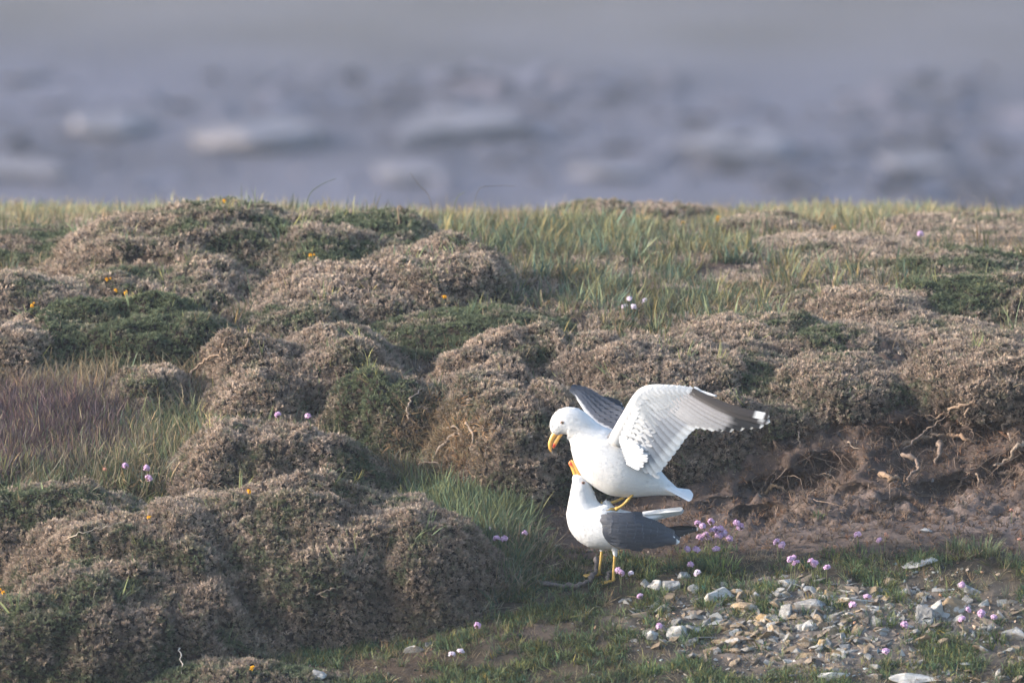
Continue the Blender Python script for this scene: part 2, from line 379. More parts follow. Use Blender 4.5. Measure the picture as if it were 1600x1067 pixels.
    big = np.clip(.5 + 1.1 * fbm(P * [1, 1.6, 0], 4.5, 2), 0, 1)[:, None]; m(fy, (.098, .102, .138)); c[:] = c * (1 - fy[:, None]) + fy[:, None] * (c * (.78 + .5 * big))
    gr = np.clip((y - 202 + 3 * fbm(P * [1, 1, 0] + 3, 9, 2)) / 16, 0, 1) * .8; m(gr, (.15, .142, .115))
    return P, Fc, c, xs, ys
GP, GF, GC, gxs, gys = build_ground()
ground = link('ground', mesh_np('ground', GP, GF, [M_ground], True, GC), kind='structure')

# ------------------------------------------------------------------ gorse cushions
# (centre px, top py, half width px, Y, depth radius m, green 0..1, dryness tone with shade painted in at its dark end, label)
MOUNDS = [
 (470, 738, 262, .12, .47, .22, 0, 'largest rounded dry gorse cushion filling the lower left, shaded on its right face'),
 (215, 795, 170, .02, .38, .18, 0, 'brown left shoulder cushion of the big foreground gorse mound'),
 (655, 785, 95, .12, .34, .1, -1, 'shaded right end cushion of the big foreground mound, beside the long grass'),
 (80, 752, 165, .42, .32, .5, 0, 'low green and brown cushion at the left edge behind the big foreground mound'),
 (110, 885, 250, -.42, .32, .45, -1, 'dark low gorse cushion in the bottom left corner'),
 (400, 1028, 150, -.70, .2, .55, -1, 'low dark cushion at the bottom edge in front of the biggest mound'),
 (425, 655, 145, .98, .26, .2, 1, 'pale flat-topped cushion between the big foreground mound and the twisted stems'),
 (605, 572, 84, 1.45, .24, .5, 0, 'small domed cushion with a green right side, just left of the bare tangled roots'),
 (830, 505, 150, 1.95, .42, .12, 1, 'broad tan gorse cushion above and left of the gulls'),
 (745, 552, 85, 1.55, .3, .08, 1, 'pale left lobe of the tan cushion above the bare tangled roots'),
 (800, 598, 112, 1.15, .34, .3, 0, 'tall cushion face with green base just left of the landing gull'),
 (1040, 520, 175, 1.8, .4, .12, 0, 'brown cushion directly behind the raised wings'),
 (960, 600, 130, 1.22, .3, .25, 0, 'cushion hanging down the bank right behind the two gulls'),
 (1110, 612, 100, 1.15, .2, .15, 0, 'ragged tan cushion on the bank under the wing tip'),
 (1190, 540, 95, 1.72, .34, .5, 0, 'green topped cushion on the bank edge above the wing tip'),
 (1225, 610, 70, 1.3, .2, .3, -1, 'dark ragged cushion hanging over the bare earth right of the wing tip'),
 (1320, 548, 92, 1.5, .34, .3, 0, 'rounded cushion with pale left side above the bare bank'),
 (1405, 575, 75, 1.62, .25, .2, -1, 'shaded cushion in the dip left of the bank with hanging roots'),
 (1570, 517, 150, 1.42, .32, .04, 0, 'brown overhanging cushion above the exposed roots at the right edge'),
 (345, 314, 215, 4.3, .8, .42, 0, 'wide cushion forming the skyline at upper left'),
 (560, 330, 150, 4.25, .7, .55, 0, 'greener right half of the long skyline mound at upper left'),
 (190, 350, 110, 4.2, .6, .12, 1, 'tan left end of the skyline mound'),
 (35, 352, 105, 4.7, .6, .5, -1, 'dark cushion on the skyline at the far left edge'),
 (235, 390, 150, 3.55, .5, .25, 1, 'tan cushion below the skyline mound, above the green dome'),
 (690, 366, 100, 3.4, .42, .3, 0, 'rounded cushion with dark green right side in the upper middle left'),
 (560, 402, 150, 3.2, .38, .15, 1, 'long tan cushion with one yellow flower in front of the skyline mound'),
 (205, 457, 148, 2.65, .38, .95, 0, 'dark green dome of fresh gorse at left'),
 (40, 425, 100, 3.2, .4, .3, 0, 'brown and green cushion at the left edge below the skyline'),
 (25, 488, 85, 2.45, .3, .15, 1, 'tan cushion at the left edge beside the green dome'),
 (520, 507, 120, 2.1, .3, .1, 0, 'flat brown cushion right of the twisted bare stems'),
 (375, 516, 52, 2.05, .2, .04, 1, 'small knobbly tan cushion on top of the twisted bare stems'),
 (405, 568, 82, 1.75, .24, .15, 1, 'tan cushion just below the twisted bare stems'),
 (235, 570, 62, 1.95, .2, .3, 1, 'small low cushion in the grass below the green dome'),
 (745, 476, 175, 2.65, .32, .75, 0, 'low green cushion in the middle between grass and tan mounds'),
 (985, 312, 140, 7.4, .5, .25, 0, 'blurred brown mound on the far skyline right of centre'),
 (1200, 333, 82, 5.9, .55, .35, 0, 'small dark topped cushion on the skyline right of the blurred mound'),
 (1310, 366, 140, 4.7, .6, .12, 1, 'tan slope cushion right of the long grass at upper right'),
 (1530, 350, 170, 5.4, .8, .2, 1, 'wide pale cushion on the skyline at the right edge'),
 (1570, 425, 165, 3.0, .42, .6, 0, 'green and brown cushion at the right edge below the skyline'),
 (1380, 446, 92, 2.75, .34, .08, 1, 'tan cushion above the grassy ledge at right'),
 (1275, 450, 80, 3.0, .34, .15, 0, 'small brown cushion in the grass left of the tan ledge cushion'),
 (1500, 388, 120, 3.9, .4, .5, 0, 'dark green patch cushion in the upper right'),
 (1165, 488, 115, 2.3, .3, .35, 1, 'low tan cushion in the grass behind the wing of the landing gull'),
 (1300, 500, 105, 2.15, .28, .3, 0, 'low brown cushion in front of the grassy ledge at right'),
 (1470, 492, 110, 2.3, .28, .3, 1, 'low tan cushion between the grassy ledge and the bare bank'),
 (465, 462, 85, 2.75, .26, .3, 0, 'small low cushion in the hollow right of the green dome'),
 (1150, 418, 80, 4.0, .34, .25, 1, 'low tan cushion in the meadow below the small dark topped one'),
 (1420, 345, 70, 6.2, .5, .4, 0, 'low cushion with orange flower on the skyline at right'),
]
NEXP = 2.1
class Mound: pass
mounds = []
for (cx, ty, hw, Y, ry, green, tone, label) in MOUNDS:
    m = Mound(); xt, zt = ray_pt(cx, ty, Y); m.x = float(xt); m.y = Y; m.rx = hw * (Y + D) / F * 1.06; m.ry = ry
    zb = min(float(gz(m.x, Y)), float(gz(m.x, Y - ry * .7)) + .06); m.z = zb - .04; m.h = max(float(zt) - m.z, .06) * .97
    m.ztop = float(zt); m.ty = ty; m.green = green; m.tone = tone; m.label = label; mounds.append(m)
def mound_val(m, P, k=1.0):
    return (np.abs((P[:, 0] - m.x) / m.rx) ** NEXP + np.abs((P[:, 1] - m.y) / m.ry) ** NEXP + np.abs((P[:, 2] - m.z) / m.h) ** NEXP) ** (1 / NEXP)
surf_V = [GP]; surf_F = [GF]; off = len(GP)
allpts = []
GAPS = 1
TAN = np.array([.415, .335, .275]); GRN = np.array([.118, .142, .085]); BRN = np.array([.25, .198, .16])
for mi, m in enumerate(mounds):
    far = m.y > 3.0
    nu = int(max(40, min(150, 2 * math.pi * (m.rx + m.ry) / 2 / (.016 if not far else .028)))); nv = int(max(16, nu // 3))
    u = np.linspace(0, 2 * math.pi, nu, endpoint=False); v = np.linspace(-.18, math.pi / 2, nv)
    U, Vv = np.meshgrid(u, v); U = U.ravel(); Vv = Vv.ravel()
    e = 2 / NEXP; sg = lambda a, b: np.sign(a) * np.abs(a) ** b
    dx = sg(np.cos(Vv), e) * sg(np.cos(U), e); dy = sg(np.cos(Vv), e) * sg(np.sin(U), e); dz = sg(np.sin(Vv), e)
    fl = 1 + .22 * np.clip(1 - dz * 1.6, 0, 1.3) ** 2 * (0 if (m.x > .55 and .9 < m.y < 1.9) else (np.sin(U) > -.2 if m.h > .3 else 1))          # skirts run out into the turf
    P = np.stack([m.x + m.rx * dx * fl, m.y + m.ry * dy * fl, m.z + m.h * dz], 1)
    nrm = np.stack([dx / m.rx, dy / m.ry, np.maximum(dz, -.1) / m.h], 1); nrm /= np.linalg.norm(nrm, axis=1)[:, None]
    big = fbm(P + mi * 3.1, .34, 2); mid = 1 - np.abs(fbm(P * [1, 1, 1.2] + 20 + mi, .11, 2)) * 1.7; small = fbm(P + 50, .045, 2)
    amp = min(1, m.h / .25)
    for k2, (cx2, ty2, hw2, Y2, ry2, g2, t2, l2) in enumerate(MOUNDS):      # neighbours grow together: fill the creases between them
        m2 = mounds[k2]
        if m2 is m or abs(m2.x - m.x) > m.rx + m2.rx or abs(m2.y - m.y) > (m.ry + m2.ry) * 1.1: continue
        P = P + nrm * (min(m.h, m2.h, .32) * .23 * np.exp(-((mound_val(m2, P) - 1.02) / .15) ** 2))[:, None]
    P = P + nrm * (amp * (.075 * big + .034 * (mid - .4)) + .015 * small)[:, None]
    for it in range(4):                                              # match the height of the skyline each cushion draws
        up = P[:, 2] > m.z; pmin = np.percentile(to_px(*P[up].T)[1], .6); tgt = m.ty + 5; k_ = np.clip(1 - (tgt - pmin) / (m.h * 440 * .9) * .9, .45, 1.4); P[:, 2] = np.where(up, m.z + (P[:, 2] - m.z) * k_, P[:, 2])
    I = (np.arange(nv - 1)[:, None] * nu + np.arange(nu)).ravel(); J = (np.arange(nv - 1)[:, None] * nu + (np.arange(nu) + 1) % nu).ravel()
    Fc = np.stack([I, J, J + nu, I + nu], 1)
    m.P = P; m.F = Fc
    surf_V.append(P); surf_F.append(Fc + off); off += len(P)
bvh = BVHTree.FromPolygons(np.concatenate(surf_V).tolist(), np.concatenate(surf_F).tolist())
CAMP = Vector((0, -D, ZC))
def hit(px, py):
    """where the sight line through photo pixel (px, py) meets the ground or a cushion"""
    d = (P3(px, py, 10) - CAMP).normalized(); h = bvh.ray_cast(CAMP, d)
    if h[0] is None: return P3(px, py, 10.4), Vector((0, 0, 1))
    return h[0], (h[1] if h[1].dot(d) < 0 else -h[1])
def top_at(x, y):
    h = bvh.ray_cast(Vector((x, y, 5)), Vector((0, 0, -1))); return h[0] if h[0] is not None else Vector((x, y, float(gz(x, y))))
def sample(P, Fc, n):
    a, b_, c, d = (P[Fc[:, k]] for k in range(4)); cr = np.cross(c - a, d - b_); ar = np.linalg.norm(cr, axis=1) / 2 + 1e-12
    i = R.choice(len(Fc), n, p=ar / ar.sum()); u = R.uniform(size=(n, 1)); v = R.uniform(size=(n, 1))
    p = (a[i] * (1 - u) + b_[i] * u) * (1 - v) + (d[i] * (1 - u) + c[i] * u) * v
    return p, cr[i] / (2 * ar[i])[:, None], ar.sum()
def pick_color(P, m):
    px, py = to_px(P[:, 0], P[:, 1], P[:, 2])
    n = fbm(P + 7, .30, 3) + .55 * fbm(P + 77, .07, 2)
    g = np.clip((m.green - .27 + n * .6) * 2.6 + R.normal(0, .3, len(P)), 0, 1)
    g = np.maximum(g, np.clip((m.green - .8) * 5, 0, 1) * (.75 + .25 * (n > -.3)))
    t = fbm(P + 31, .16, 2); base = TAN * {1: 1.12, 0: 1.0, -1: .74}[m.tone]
    c = base + (BRN - base) * np.clip(.42 + .8 * t, 0, 1)[:, None]
    c = c * (1 - g[:, None]) + GRN * g[:, None] * 1.0
    sp = R.uniform(size=len(P)); c = np.where((sp < .16)[:, None], c * .5 + GRN * .5, c); c = np.where((sp > .86)[:, None], c * 1.2, c)
    return c * np.exp(R.normal(0, .19, (len(P), 1))), g
for mi, m in enumerate(mounds):
    far = m.y > 3.0
    root = thing('gorse_cushion', m.label, 'gorse', (m.x, m.y, m.z)); m.root = root
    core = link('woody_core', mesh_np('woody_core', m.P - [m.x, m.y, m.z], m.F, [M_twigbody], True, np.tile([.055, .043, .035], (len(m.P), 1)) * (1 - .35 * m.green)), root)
    _, _, area = sample(m.P, m.F, 10)
    dens = 11500 if not far else (6500 if m.y < 6 else 2600)
    n = int(area * dens); p, nr, _ = sample(m.P, m.F, n)
    nr = np.where((nr * (p - [m.x, m.y, m.z])).sum(1)[:, None] < 0, -nr, nr)
    keep = p[:, 2] > gz(p[:, 0], p[:, 1]) - .025
    for m2 in mounds:
        if m2 is not m and abs(m2.x - m.x) < m.rx + m2.rx and abs(m2.y - m.y) < m.ry + m2.ry: keep &= mound_val(m2, p) > .86
    keep &= (nr[:, 1] < .72) | (R.uniform(size=n) < .35)
    p = p[keep]; nr = nr[keep]; c, g = pick_color(p, m)
    s = R.uniform(.65, 1.3, len(p)) * (1.0 if not far else 1.2) * (1 - .2 * g)
    q = p + nr * .006 - [m.x, m.y, m.z]
    tw = R.uniform(size=len(p)) < np.where(nr[:, 2] < .35, .16, .03)
    rot = rot_from_normals(nr, .35, .25)
    scatter('shoots', 'sprig', q[~tw], rot[~tw], s[~tw], c[~tw], root, kind='stuff')
    scatter('dry_twigs', 'twiggy', q[tw], rot[tw], s[tw] * .75, c[tw] * .95, root, kind='stuff')

# ------------------------------------------------------------------ grass, turf, crumbs
def ell(px, py, cx, cy, rx, ry, soft=2.0):
    return np.exp(-(((px - cx) / rx) ** 2 + ((py - cy) / ry) ** 2) ** soft)
def in_mounds(P, k=.97):
    r = np.zeros(len(P), bool)
    for m in mounds: r |= mound_val(m, P) < k
    return r
def ground_pts(n, y0, y1, x0=-2.3, x1=2.3):
    y = R.uniform(y0, y1, n); x = R.uniform(x0, x1, n) * (1 + np.clip(y, 0, 20) / 50)
    z = gz(x, y) + .02 * fbm(np.stack([x, y, gz(x, y)], 1) * [1, 1, 0] + 5, .5, 3)
    return np.stack([x, y, z], 1)
def on_mounds(n, y0, y1):
    """random points on the tops of the cushions"""
    out = []
    for _ in range(n):
        y = R.uniform(y0, y1); x = R.uniform(-2.2, 2.2) * (1 + max(y, 0) / 50); h = top_at(x, y)
        if h.z > float(gz(x, y)) + .05: out.append(tuple(h))
    return np.array(out)
UPV = np.array([[0, 0, 1.0]])
def put(name, key, P, s, tint, jit=.2, z=0.0, **kw):
    if len(P) == 0: return
    s = np.asarray(s)
    if name == 'shore_rubble': s = np.stack([s * 2, s * 1.6, s * .3], 1)
    scatter(name, key, P + [0, 0, z], rot_from_normals(np.repeat(UPV, len(P), 0), jit), s, tint, kind='stuff', **kw)
def tints(n, base, var=.18, warm=.12):
    b = np.array(base)[None] * np.exp(R.normal(0, var, (n, 1))); w = R.normal(0, warm, (n, 1)); return b * np.exp(w * np.array([[1, .1, -.6]]))

# low heath between the cushions, so that they run into one another
P = ground_pts(90000, .45, 9.8); px, py = to_px(*P.T); k = ~in_mounds(P, .99) & ~((px > 1040) & (py > 560)) & ~((px > 790) & (py > 770)); q_ = fbm(P, .3, 3); k &= (R.uniform(size=len(P)) < .55 + q_) & (R.uniform(size=len(P)) > ell(px, py, 90, 660, 150, 90) * .9); P = P[k]
cc = np.where((fbm(P + 4, .25, 2) > .12)[:, None], GRN, TAN * .85) * np.exp(R.normal(0, .25, (len(P), 1)))
put('low_heath', 'sprig', P, R.uniform(.9, 1.7, len(P)), cc, .4, .012)
# dense long meadow grass between the cushions behind
P = ground_pts(30000, 1.3, 6.2); px, py = to_px(*P.T)
wgt = .30 + ell(px, py, 1000, 430, 260, 95) * .9 + ell(px, py, 800, 360, 150, 60) * .8 + ell(px, py, 1470, 475, 150, 45) * .5 + ell(px, py, 290, 640, 120, 80) * .4 + ell(px, py, 480, 600, 80, 60) * .3 + ell(px, py, 600, 640, 90, 80) * .4
wgt -= ell(px, py, 90, 660, 120, 70) * .5; wgt *= .75 + .9 * fbm(P, .25, 2); wgt[(px > 1040) & (py > 560)] = 0
k = (R.uniform(size=len(P)) < wgt * .38) & ~in_mounds(P); P = P[k]; q_ = fbm(P, .35, 2); P = P[q_ > -.28]
put('meadow_grass', 'long', P, R.uniform(.4, 1.2, len(P)), tints(len(P), (.95, .93, 1.0), .28, .2))
P = ground_pts(9000, 1.3, 6.2); px, py = to_px(*P.T); k = ~in_mounds(P) & ~((px > 1040) & (py > 560)); P = P[k]
put('dry_meadow_grass', 'straw', P[:7000], R.uniform(.35, .95, len(P[:7000])), tints(len(P[:7000]), (.8, .75, .7), .3), .5)
# the soft grass running out to the skyline
P = ground_pts(16000, 6.2, 10.4, -2.5, 2.5); q = fbm(P, .9, 3); k = ~in_mounds(P) & (R.uniform(size=len(P)) < .55 + .9 * q); P = P[k]; q = q[k]
put('skyline_grass', 'long', P, R.uniform(.28, .68, len(P)) * (1 + .6 * q), tints(len(P), (1.15, 1.05, 1.15), .3, .2) * (1 + .5 * q)[:, None], .3)
P = ground_pts(5000, 6.2, 10.4, -2.5, 2.5); k = ~in_mounds(P); P = P[k]
put('dry_skyline_grass', 'straw', P, R.uniform(.5, 1.0, len(P)), tints(len(P), (.9, .85, .75)), .4)
# left: pale dry grass and the dark violet brown patch of fine grass
P = ground_pts(26000, .5, 2.5, -2.2, 0); px, py = to_px(*P.T)
k1 = (R.uniform(size=len(P)) < ell(px, py, 55, 680, 130, 56) * .95) & ~in_mounds(P)
put('fine_brown_grass', 'fine', P[k1], R.uniform(.9, 1.8, k1.sum()), tints(k1.sum(), (.50, .42, .47), .35), .5)
k2 = (R.uniform(size=len(P)) < ell(px, py, 110, 590, 210, 60) * .5 + ell(px, py, 230, 725, 260, 45) * .3 + ell(px, py, 60, 690, 150, 62) * .03) & ~in_mounds(P)
put('pale_dry_grass', 'straw', P[k2], R.uniform(.6, 1.25, k2.sum()), tints(k2.sum(), (.95, .92, .86)), .4)
k3 = (R.uniform(size=len(P)) < ell(px, py, 200, 715, 330, 60) * .28 + ell(px, py, 120, 560, 190, 50) * .08) & ~in_mounds(P)
put('green_hollow_grass', 'long', P[k3], R.uniform(.45, .95, k3.sum()), tints(k3.sum(), (.85, .9, .95)))
# long dark grass at the right end of the front mound
P = ground_pts(14000, -.3, 1.2, -.6, .25); px, py = to_px(*P.T)
k = R.uniform(size=len(P)) < ell(px, py, 735, 850, 85, 75) * .5 + ell(px, py, 720, 770, 90, 60) * .3; P1 = P[k & ~in_mounds(P, .9)]
put('shaded_long_grass', 'long', P1, R.uniform(.55, 1.1, len(P1)), tints(len(P1), (.85, .95, 1.0)), .45)
k = R.uniform(size=len(P)) < ell(px, py, 750, 880, 85, 60) * .22 + ell(px, py, 690, 730, 90, 50) * .3; P1 = P[k & ~in_mounds(P, .9)]
put('bleached_grass', 'straw', P1, R.uniform(.6, 1.2, len(P1)), tints(len(P1), (.8, .8, .8)), .6)
# short foreground turf with bare and stony places left open
P = ground_pts(90000, -1.3, 1.0); px, py = to_px(*P.T); nz = fbm(P, .16, 3)
stone = ell(px, py, 1240, 972, 250, 62); bare = ell(px, py, 600, 1010, 105, 45) + ell(px, py, 820, 985, 50, 20) * .6 + ell(px, py, 1500, 915, 110, 35) * .6
stone = ell(px, py, 1330, 985, 330, 75); wgt = .46 - .5 * stone - .8 * bare + 1.5 * nz - .5 * (px > 1020) + (px > 1020) * 1.6 * fbm(P + 9, .3, 2); wgt[(px > 790) & (py < 862 + 14 * nz) & (py > 780)] = -1; wgt[(px > 800) & (py < 800)] = -1; wgt += ell(px, py, 1320, 868, 90, 18) * .6 + ell(px, py, 1130, 880, 60, 22) * .6 + ell(px, py, 1500, 870, 90, 25) * .5
wgt = np.where((px < 560) & (py < 940), .3, wgt)
k = (R.uniform(size=len(P)) < wgt) & ~in_mounds(P, .93); P1 = P[k]; n1 = nz[k]
put('short_turf', 'turf', P1, R.uniform(.55, 1.3, len(P1)), tints(len(P1), (.85, .92, 1.1), .3, .22) * np.where(n1 > .25, 1.2, 1)[:, None] * np.where(to_px(*P1.T)[0] < 1010, .78, 1)[:, None], .4)  # left part of the turf tinted darker to stand in for shadow
P = ground_pts(16000, -1.3, .6); px, py = to_px(*P.T)
k = (R.uniform(size=len(P)) < .25 - .2 * ell(px, py, 1240, 972, 250, 62) - bare[0] * 0 + .35 * fbm(P, .2, 2)) & ~in_mounds(P, .95) & ~((px > 790) & (py < 870)); P1 = P[k]
put('scattered_dry_blades', 'straw', P1, R.uniform(.22, .55, len(P1)), tints(len(P1), (.85, .82, .75)), .7)
k = (R.uniform(size=len(P)) < .13) & ~in_mounds(P, .95) & ~((px > 790) & (py < 870)); P1 = P[k]
put('scattered_green_blades', 'long', P1, R.uniform(.25, .5, len(P1)), tints(len(P1), (1, 1.05, 1)), .6)
# blades growing up through the cushions
M0 = on_mounds(5200, -.6, 6.5); px, py = to_px(*M0.T); k = R.uniform(size=len(M0)) < np.clip(.25 + .9 * fbm(M0, .3, 2), .03, 1); M1 = M0[k]
put('blades_through_gorse', 'long', M1, R.uniform(.4, 1.0, len(M1)), tints(len(M1), (1.3, 1.3, 1.2), .3), .45, -.02)
M2 = M0[(~k)][:1000]; put('dead_blades_on_gorse', 'straw', M2, R.uniform(.3, .8, len(M2)), tints(len(M2), (1.15, 1.05, .95)), .6, -.02)
# matted dead stems in the tangle left of the gulls and on the bank edge
Q = []
for _ in range(520):
    p, n = hit(R.normal(690, 32), R.normal(690, 34)); Q.append(tuple(p))
Q = np.array(Q); scatter('matted_dead_grass', 'straw', Q, rot_from_normals(np.tile([-.35, -.75, .25], (len(Q), 1)), .4), R.uniform(.35, .8, len(Q)), tints(len(Q), (.85, .72, .62), .25), kind='stuff')
Q = []
for _ in range(260):
    p, n = hit(R.uniform(1060, 1600), R.normal(690, 30)); Q.append(tuple(p))
Q = np.array(Q); scatter('hanging_dead_grass', 'fine', Q, rot_from_normals(np.tile([0, -.6, -.6], (len(Q), 1)), .5), R.uniform(.4, .9, len(Q)), tints(len(Q), (1.0, .8, .6), .25), kind='stuff')
# soil crumbs and grit
Pq, nq, _ = sample(GP, GF[(np.abs(GP[GF[:, 0], 0]) < 2.3) & (GP[GF[:, 0], 1] > -1.1) & (GP[GF[:, 0], 1] < 1.7)], 60000); px, py = to_px(*Pq.T)
bk = ((px > 1040) & (py < 875)) | ((px > 790) & (py > 790) & (py < 865))
k = (R.uniform(size=len(Pq)) < np.where(bk, .55, 0) + ell(px, py, 600, 1010, 110, 45) * .6) & ~in_mounds(Pq, .9); P1 = Pq[k]
put('soil_crumbs', 'crumb', P1, .005 + .016 * R.uniform(size=len(P1)) ** 3, tints(len(P1), (.135, .10, .08), .25), 1.5)
k = (R.uniform(size=len(Pq)) < bk * .2) & ~in_mounds(Pq, .9); P1 = Pq[k]; nn = nq[k]; nn = nn * np.sign(nn[:, 2:3])
scatter('rootlets', 'twiggy', P1, rot_from_normals(nn, .7), R.uniform(.5, 1.2, len(P1)), tints(len(P1), (.17, .125, .095)), kind='stuff')
k = R.uniform(size=len(Pq)) < ell(px, py, 1330, 985, 330, 75) * .7 + ell(px, py, 1440, 890, 110, 20) * .4 + ell(px, py, 1300, 1055, 300, 20) * .3 + .006; P1 = Pq[k]
tt = tints(len(P1), (.30, .265, .22), .3, .2)
put('gravel', 'crumb', P1, .006 + .022 * R.uniform(size=len(P1)) ** 2.5, tt, 1.0)
k = (R.uniform(size=len(Pq)) < bk * .02) & ~in_mounds(Pq, .9); P1 = Pq[k]
put('earth_clods', 'crumb', P1, .015 + .03 * R.uniform(size=len(P1)) ** 2, tints(len(P1), (.12, .092, .078), .15), 1.0)
k = (R.uniform(size=len(Pq)) < ((px > 1180) & (py < 790) & (py > 600)) * (.22 + .6 * fbm(Pq, .2, 2))) & ~in_mounds(Pq, .9); P1 = Pq[k]
mb = MB(); rr_ = np.random.default_rng(12)
for p in P1[:1000]:                                                  # hair roots hanging out of the earth
    q = [np.array(p) + [0, .005, 0]]; d = np.array([rr_.normal(0, .7), -abs(rr_.normal(.6, .3)), -.3]); L = rr_.uniform(.010, .034)
    for k_ in range(5): d = d + [rr_.normal(0, .45), .1, rr_.normal(-.25, .3)]; q.append(q[-1] + d / np.linalg.norm(d) * L)
    mb.tube(q, np.linspace(.0016, .0006, 6) * rr_.uniform(.6, 1.6), 4, np.array((.21, .155, .12)) * rr_.uniform(.5, 1.35), False)
mb.build('hair_roots', M_wood, None, True, kind='stuff')
k = R.uniform(size=len(Pq)) < ell(px, py, 1240, 970, 240, 62) * .30 + ell(px, py, 1450, 985, 200, 75) * .10; P1 = Pq[k]; ss = .018 + .055 * R.uniform(size=len(P1)) ** 1.8
mix_ = np.array([[.25, .235, .21], [.30, .23, .16], [.19, .155, .125], [.33, .32, .30]])[R.integers(0, 4, len(P1))] * np.exp(R.normal(0, .2, (len(P1), 1)))
scatter('rubble_shards', 'crumb', P1, rot_from_normals(np.tile([0, -.35, 1.0], (len(P1), 1)), .35), np.stack([ss * 1.3, ss, ss * R.uniform(.25, .5, len(P1))], 1), mix_, kind='stuff')
k = R.uniform(size=len(Pq)) < ell(px, py, 1300, 980, 300, 80) * .035 * (1 + 3 * fbm(Pq, .2, 2)); P1 = Pq[k]
put('weeds_among_stones', 'turf', P1, R.uniform(.7, 1.4, len(P1)), tints(len(P1), (.95, .9, .95), .3, .2), .6)
# far shore: rubble between the boulders
nS = 9000; x = R.uniform(-42, 42, nS); y = R.uniform(184, 203, nS); P1 = np.stack([x, y, gz(x, y) + .1], 1)
qq = fbm(P1, 5, 2); k = R.uniform(size=nS) < .3 + qq * .8; P1 = P1[k]
k = (P1[:, 1] < 207); P1 = P1[k]
put('shore_rubble', 'crumb', P1, (.22 + .45 * R.uniform(size=len(P1)) ** 3), tints(len(P1), (.13, .13, .17), .08, .03) , .3)

# ------------------------------------------------------------------ stones
def stone_mesh(seed, sx, sy, sz, tint, detail=1, n=15, rough=.06):
    r = np.random.default_rng(seed); bm = bmesh.new()
    for k in range(n):
        v = r.normal(size=3); v /= np.max(np.abs(v)) ** .55 * np.linalg.norm(v) ** .45
        bm.verts.new((v[0] * sx * .5 * r.uniform(.78, 1.05), v[1] * sy * .5 * r.uniform(.78, 1.05), v[2] * sz * .5 * r.uniform(.75, 1.05)))
    res = bmesh.ops.convex_hull(bm, input=bm.verts); bmesh.ops.delete(bm, geom=[g for g in res['geom_interior'] if isinstance(g, bmesh.types.BMVert)], context='VERTS')
    bmesh.ops.bevel(bm, geom=bm.edges[:], offset=min(sx, sy, sz) * .045, segments=1, affect='EDGES', profile=.6)
    if detail:
        bmesh.ops.triangulate(bm, faces=bm.faces[:]); bmesh.ops.subdivide_edges(bm, edges=[e for e in bm.edges if e.calc_length() > .3 * min(sx, sy)], cuts=2, use_grid_fill=True)
        V = np.array([v.co[:] for v in bm.verts]); s = (sx + sz) / 2
        d = fbm(V * [1, 1, 2.2] + seed, s * .35, 3) * rough * s
        for v, dd in zip(bm.verts, d): v.co += v.co.normalized() * dd
    me = bpy.data.meshes.new('stone'); bm.to_mesh(me); bm.free()
    c = np.ones((len(me.vertices), 4), np.float32); c[:, :3] = tint
    me.color_attributes.new('col', 'FLOAT_COLOR', 'POINT').data.foreach_set('color', c.ravel()); me.materials.append(M_rock); me.polygons.foreach_set('use_smooth', [False] * len(me.polygons))
    return me
WH = (.42, .41, .39); GY = (.25, .25, .25); TN = (.31, .235, .155); BR = (.2, .155, .115); OC = (.35, .25, .14)
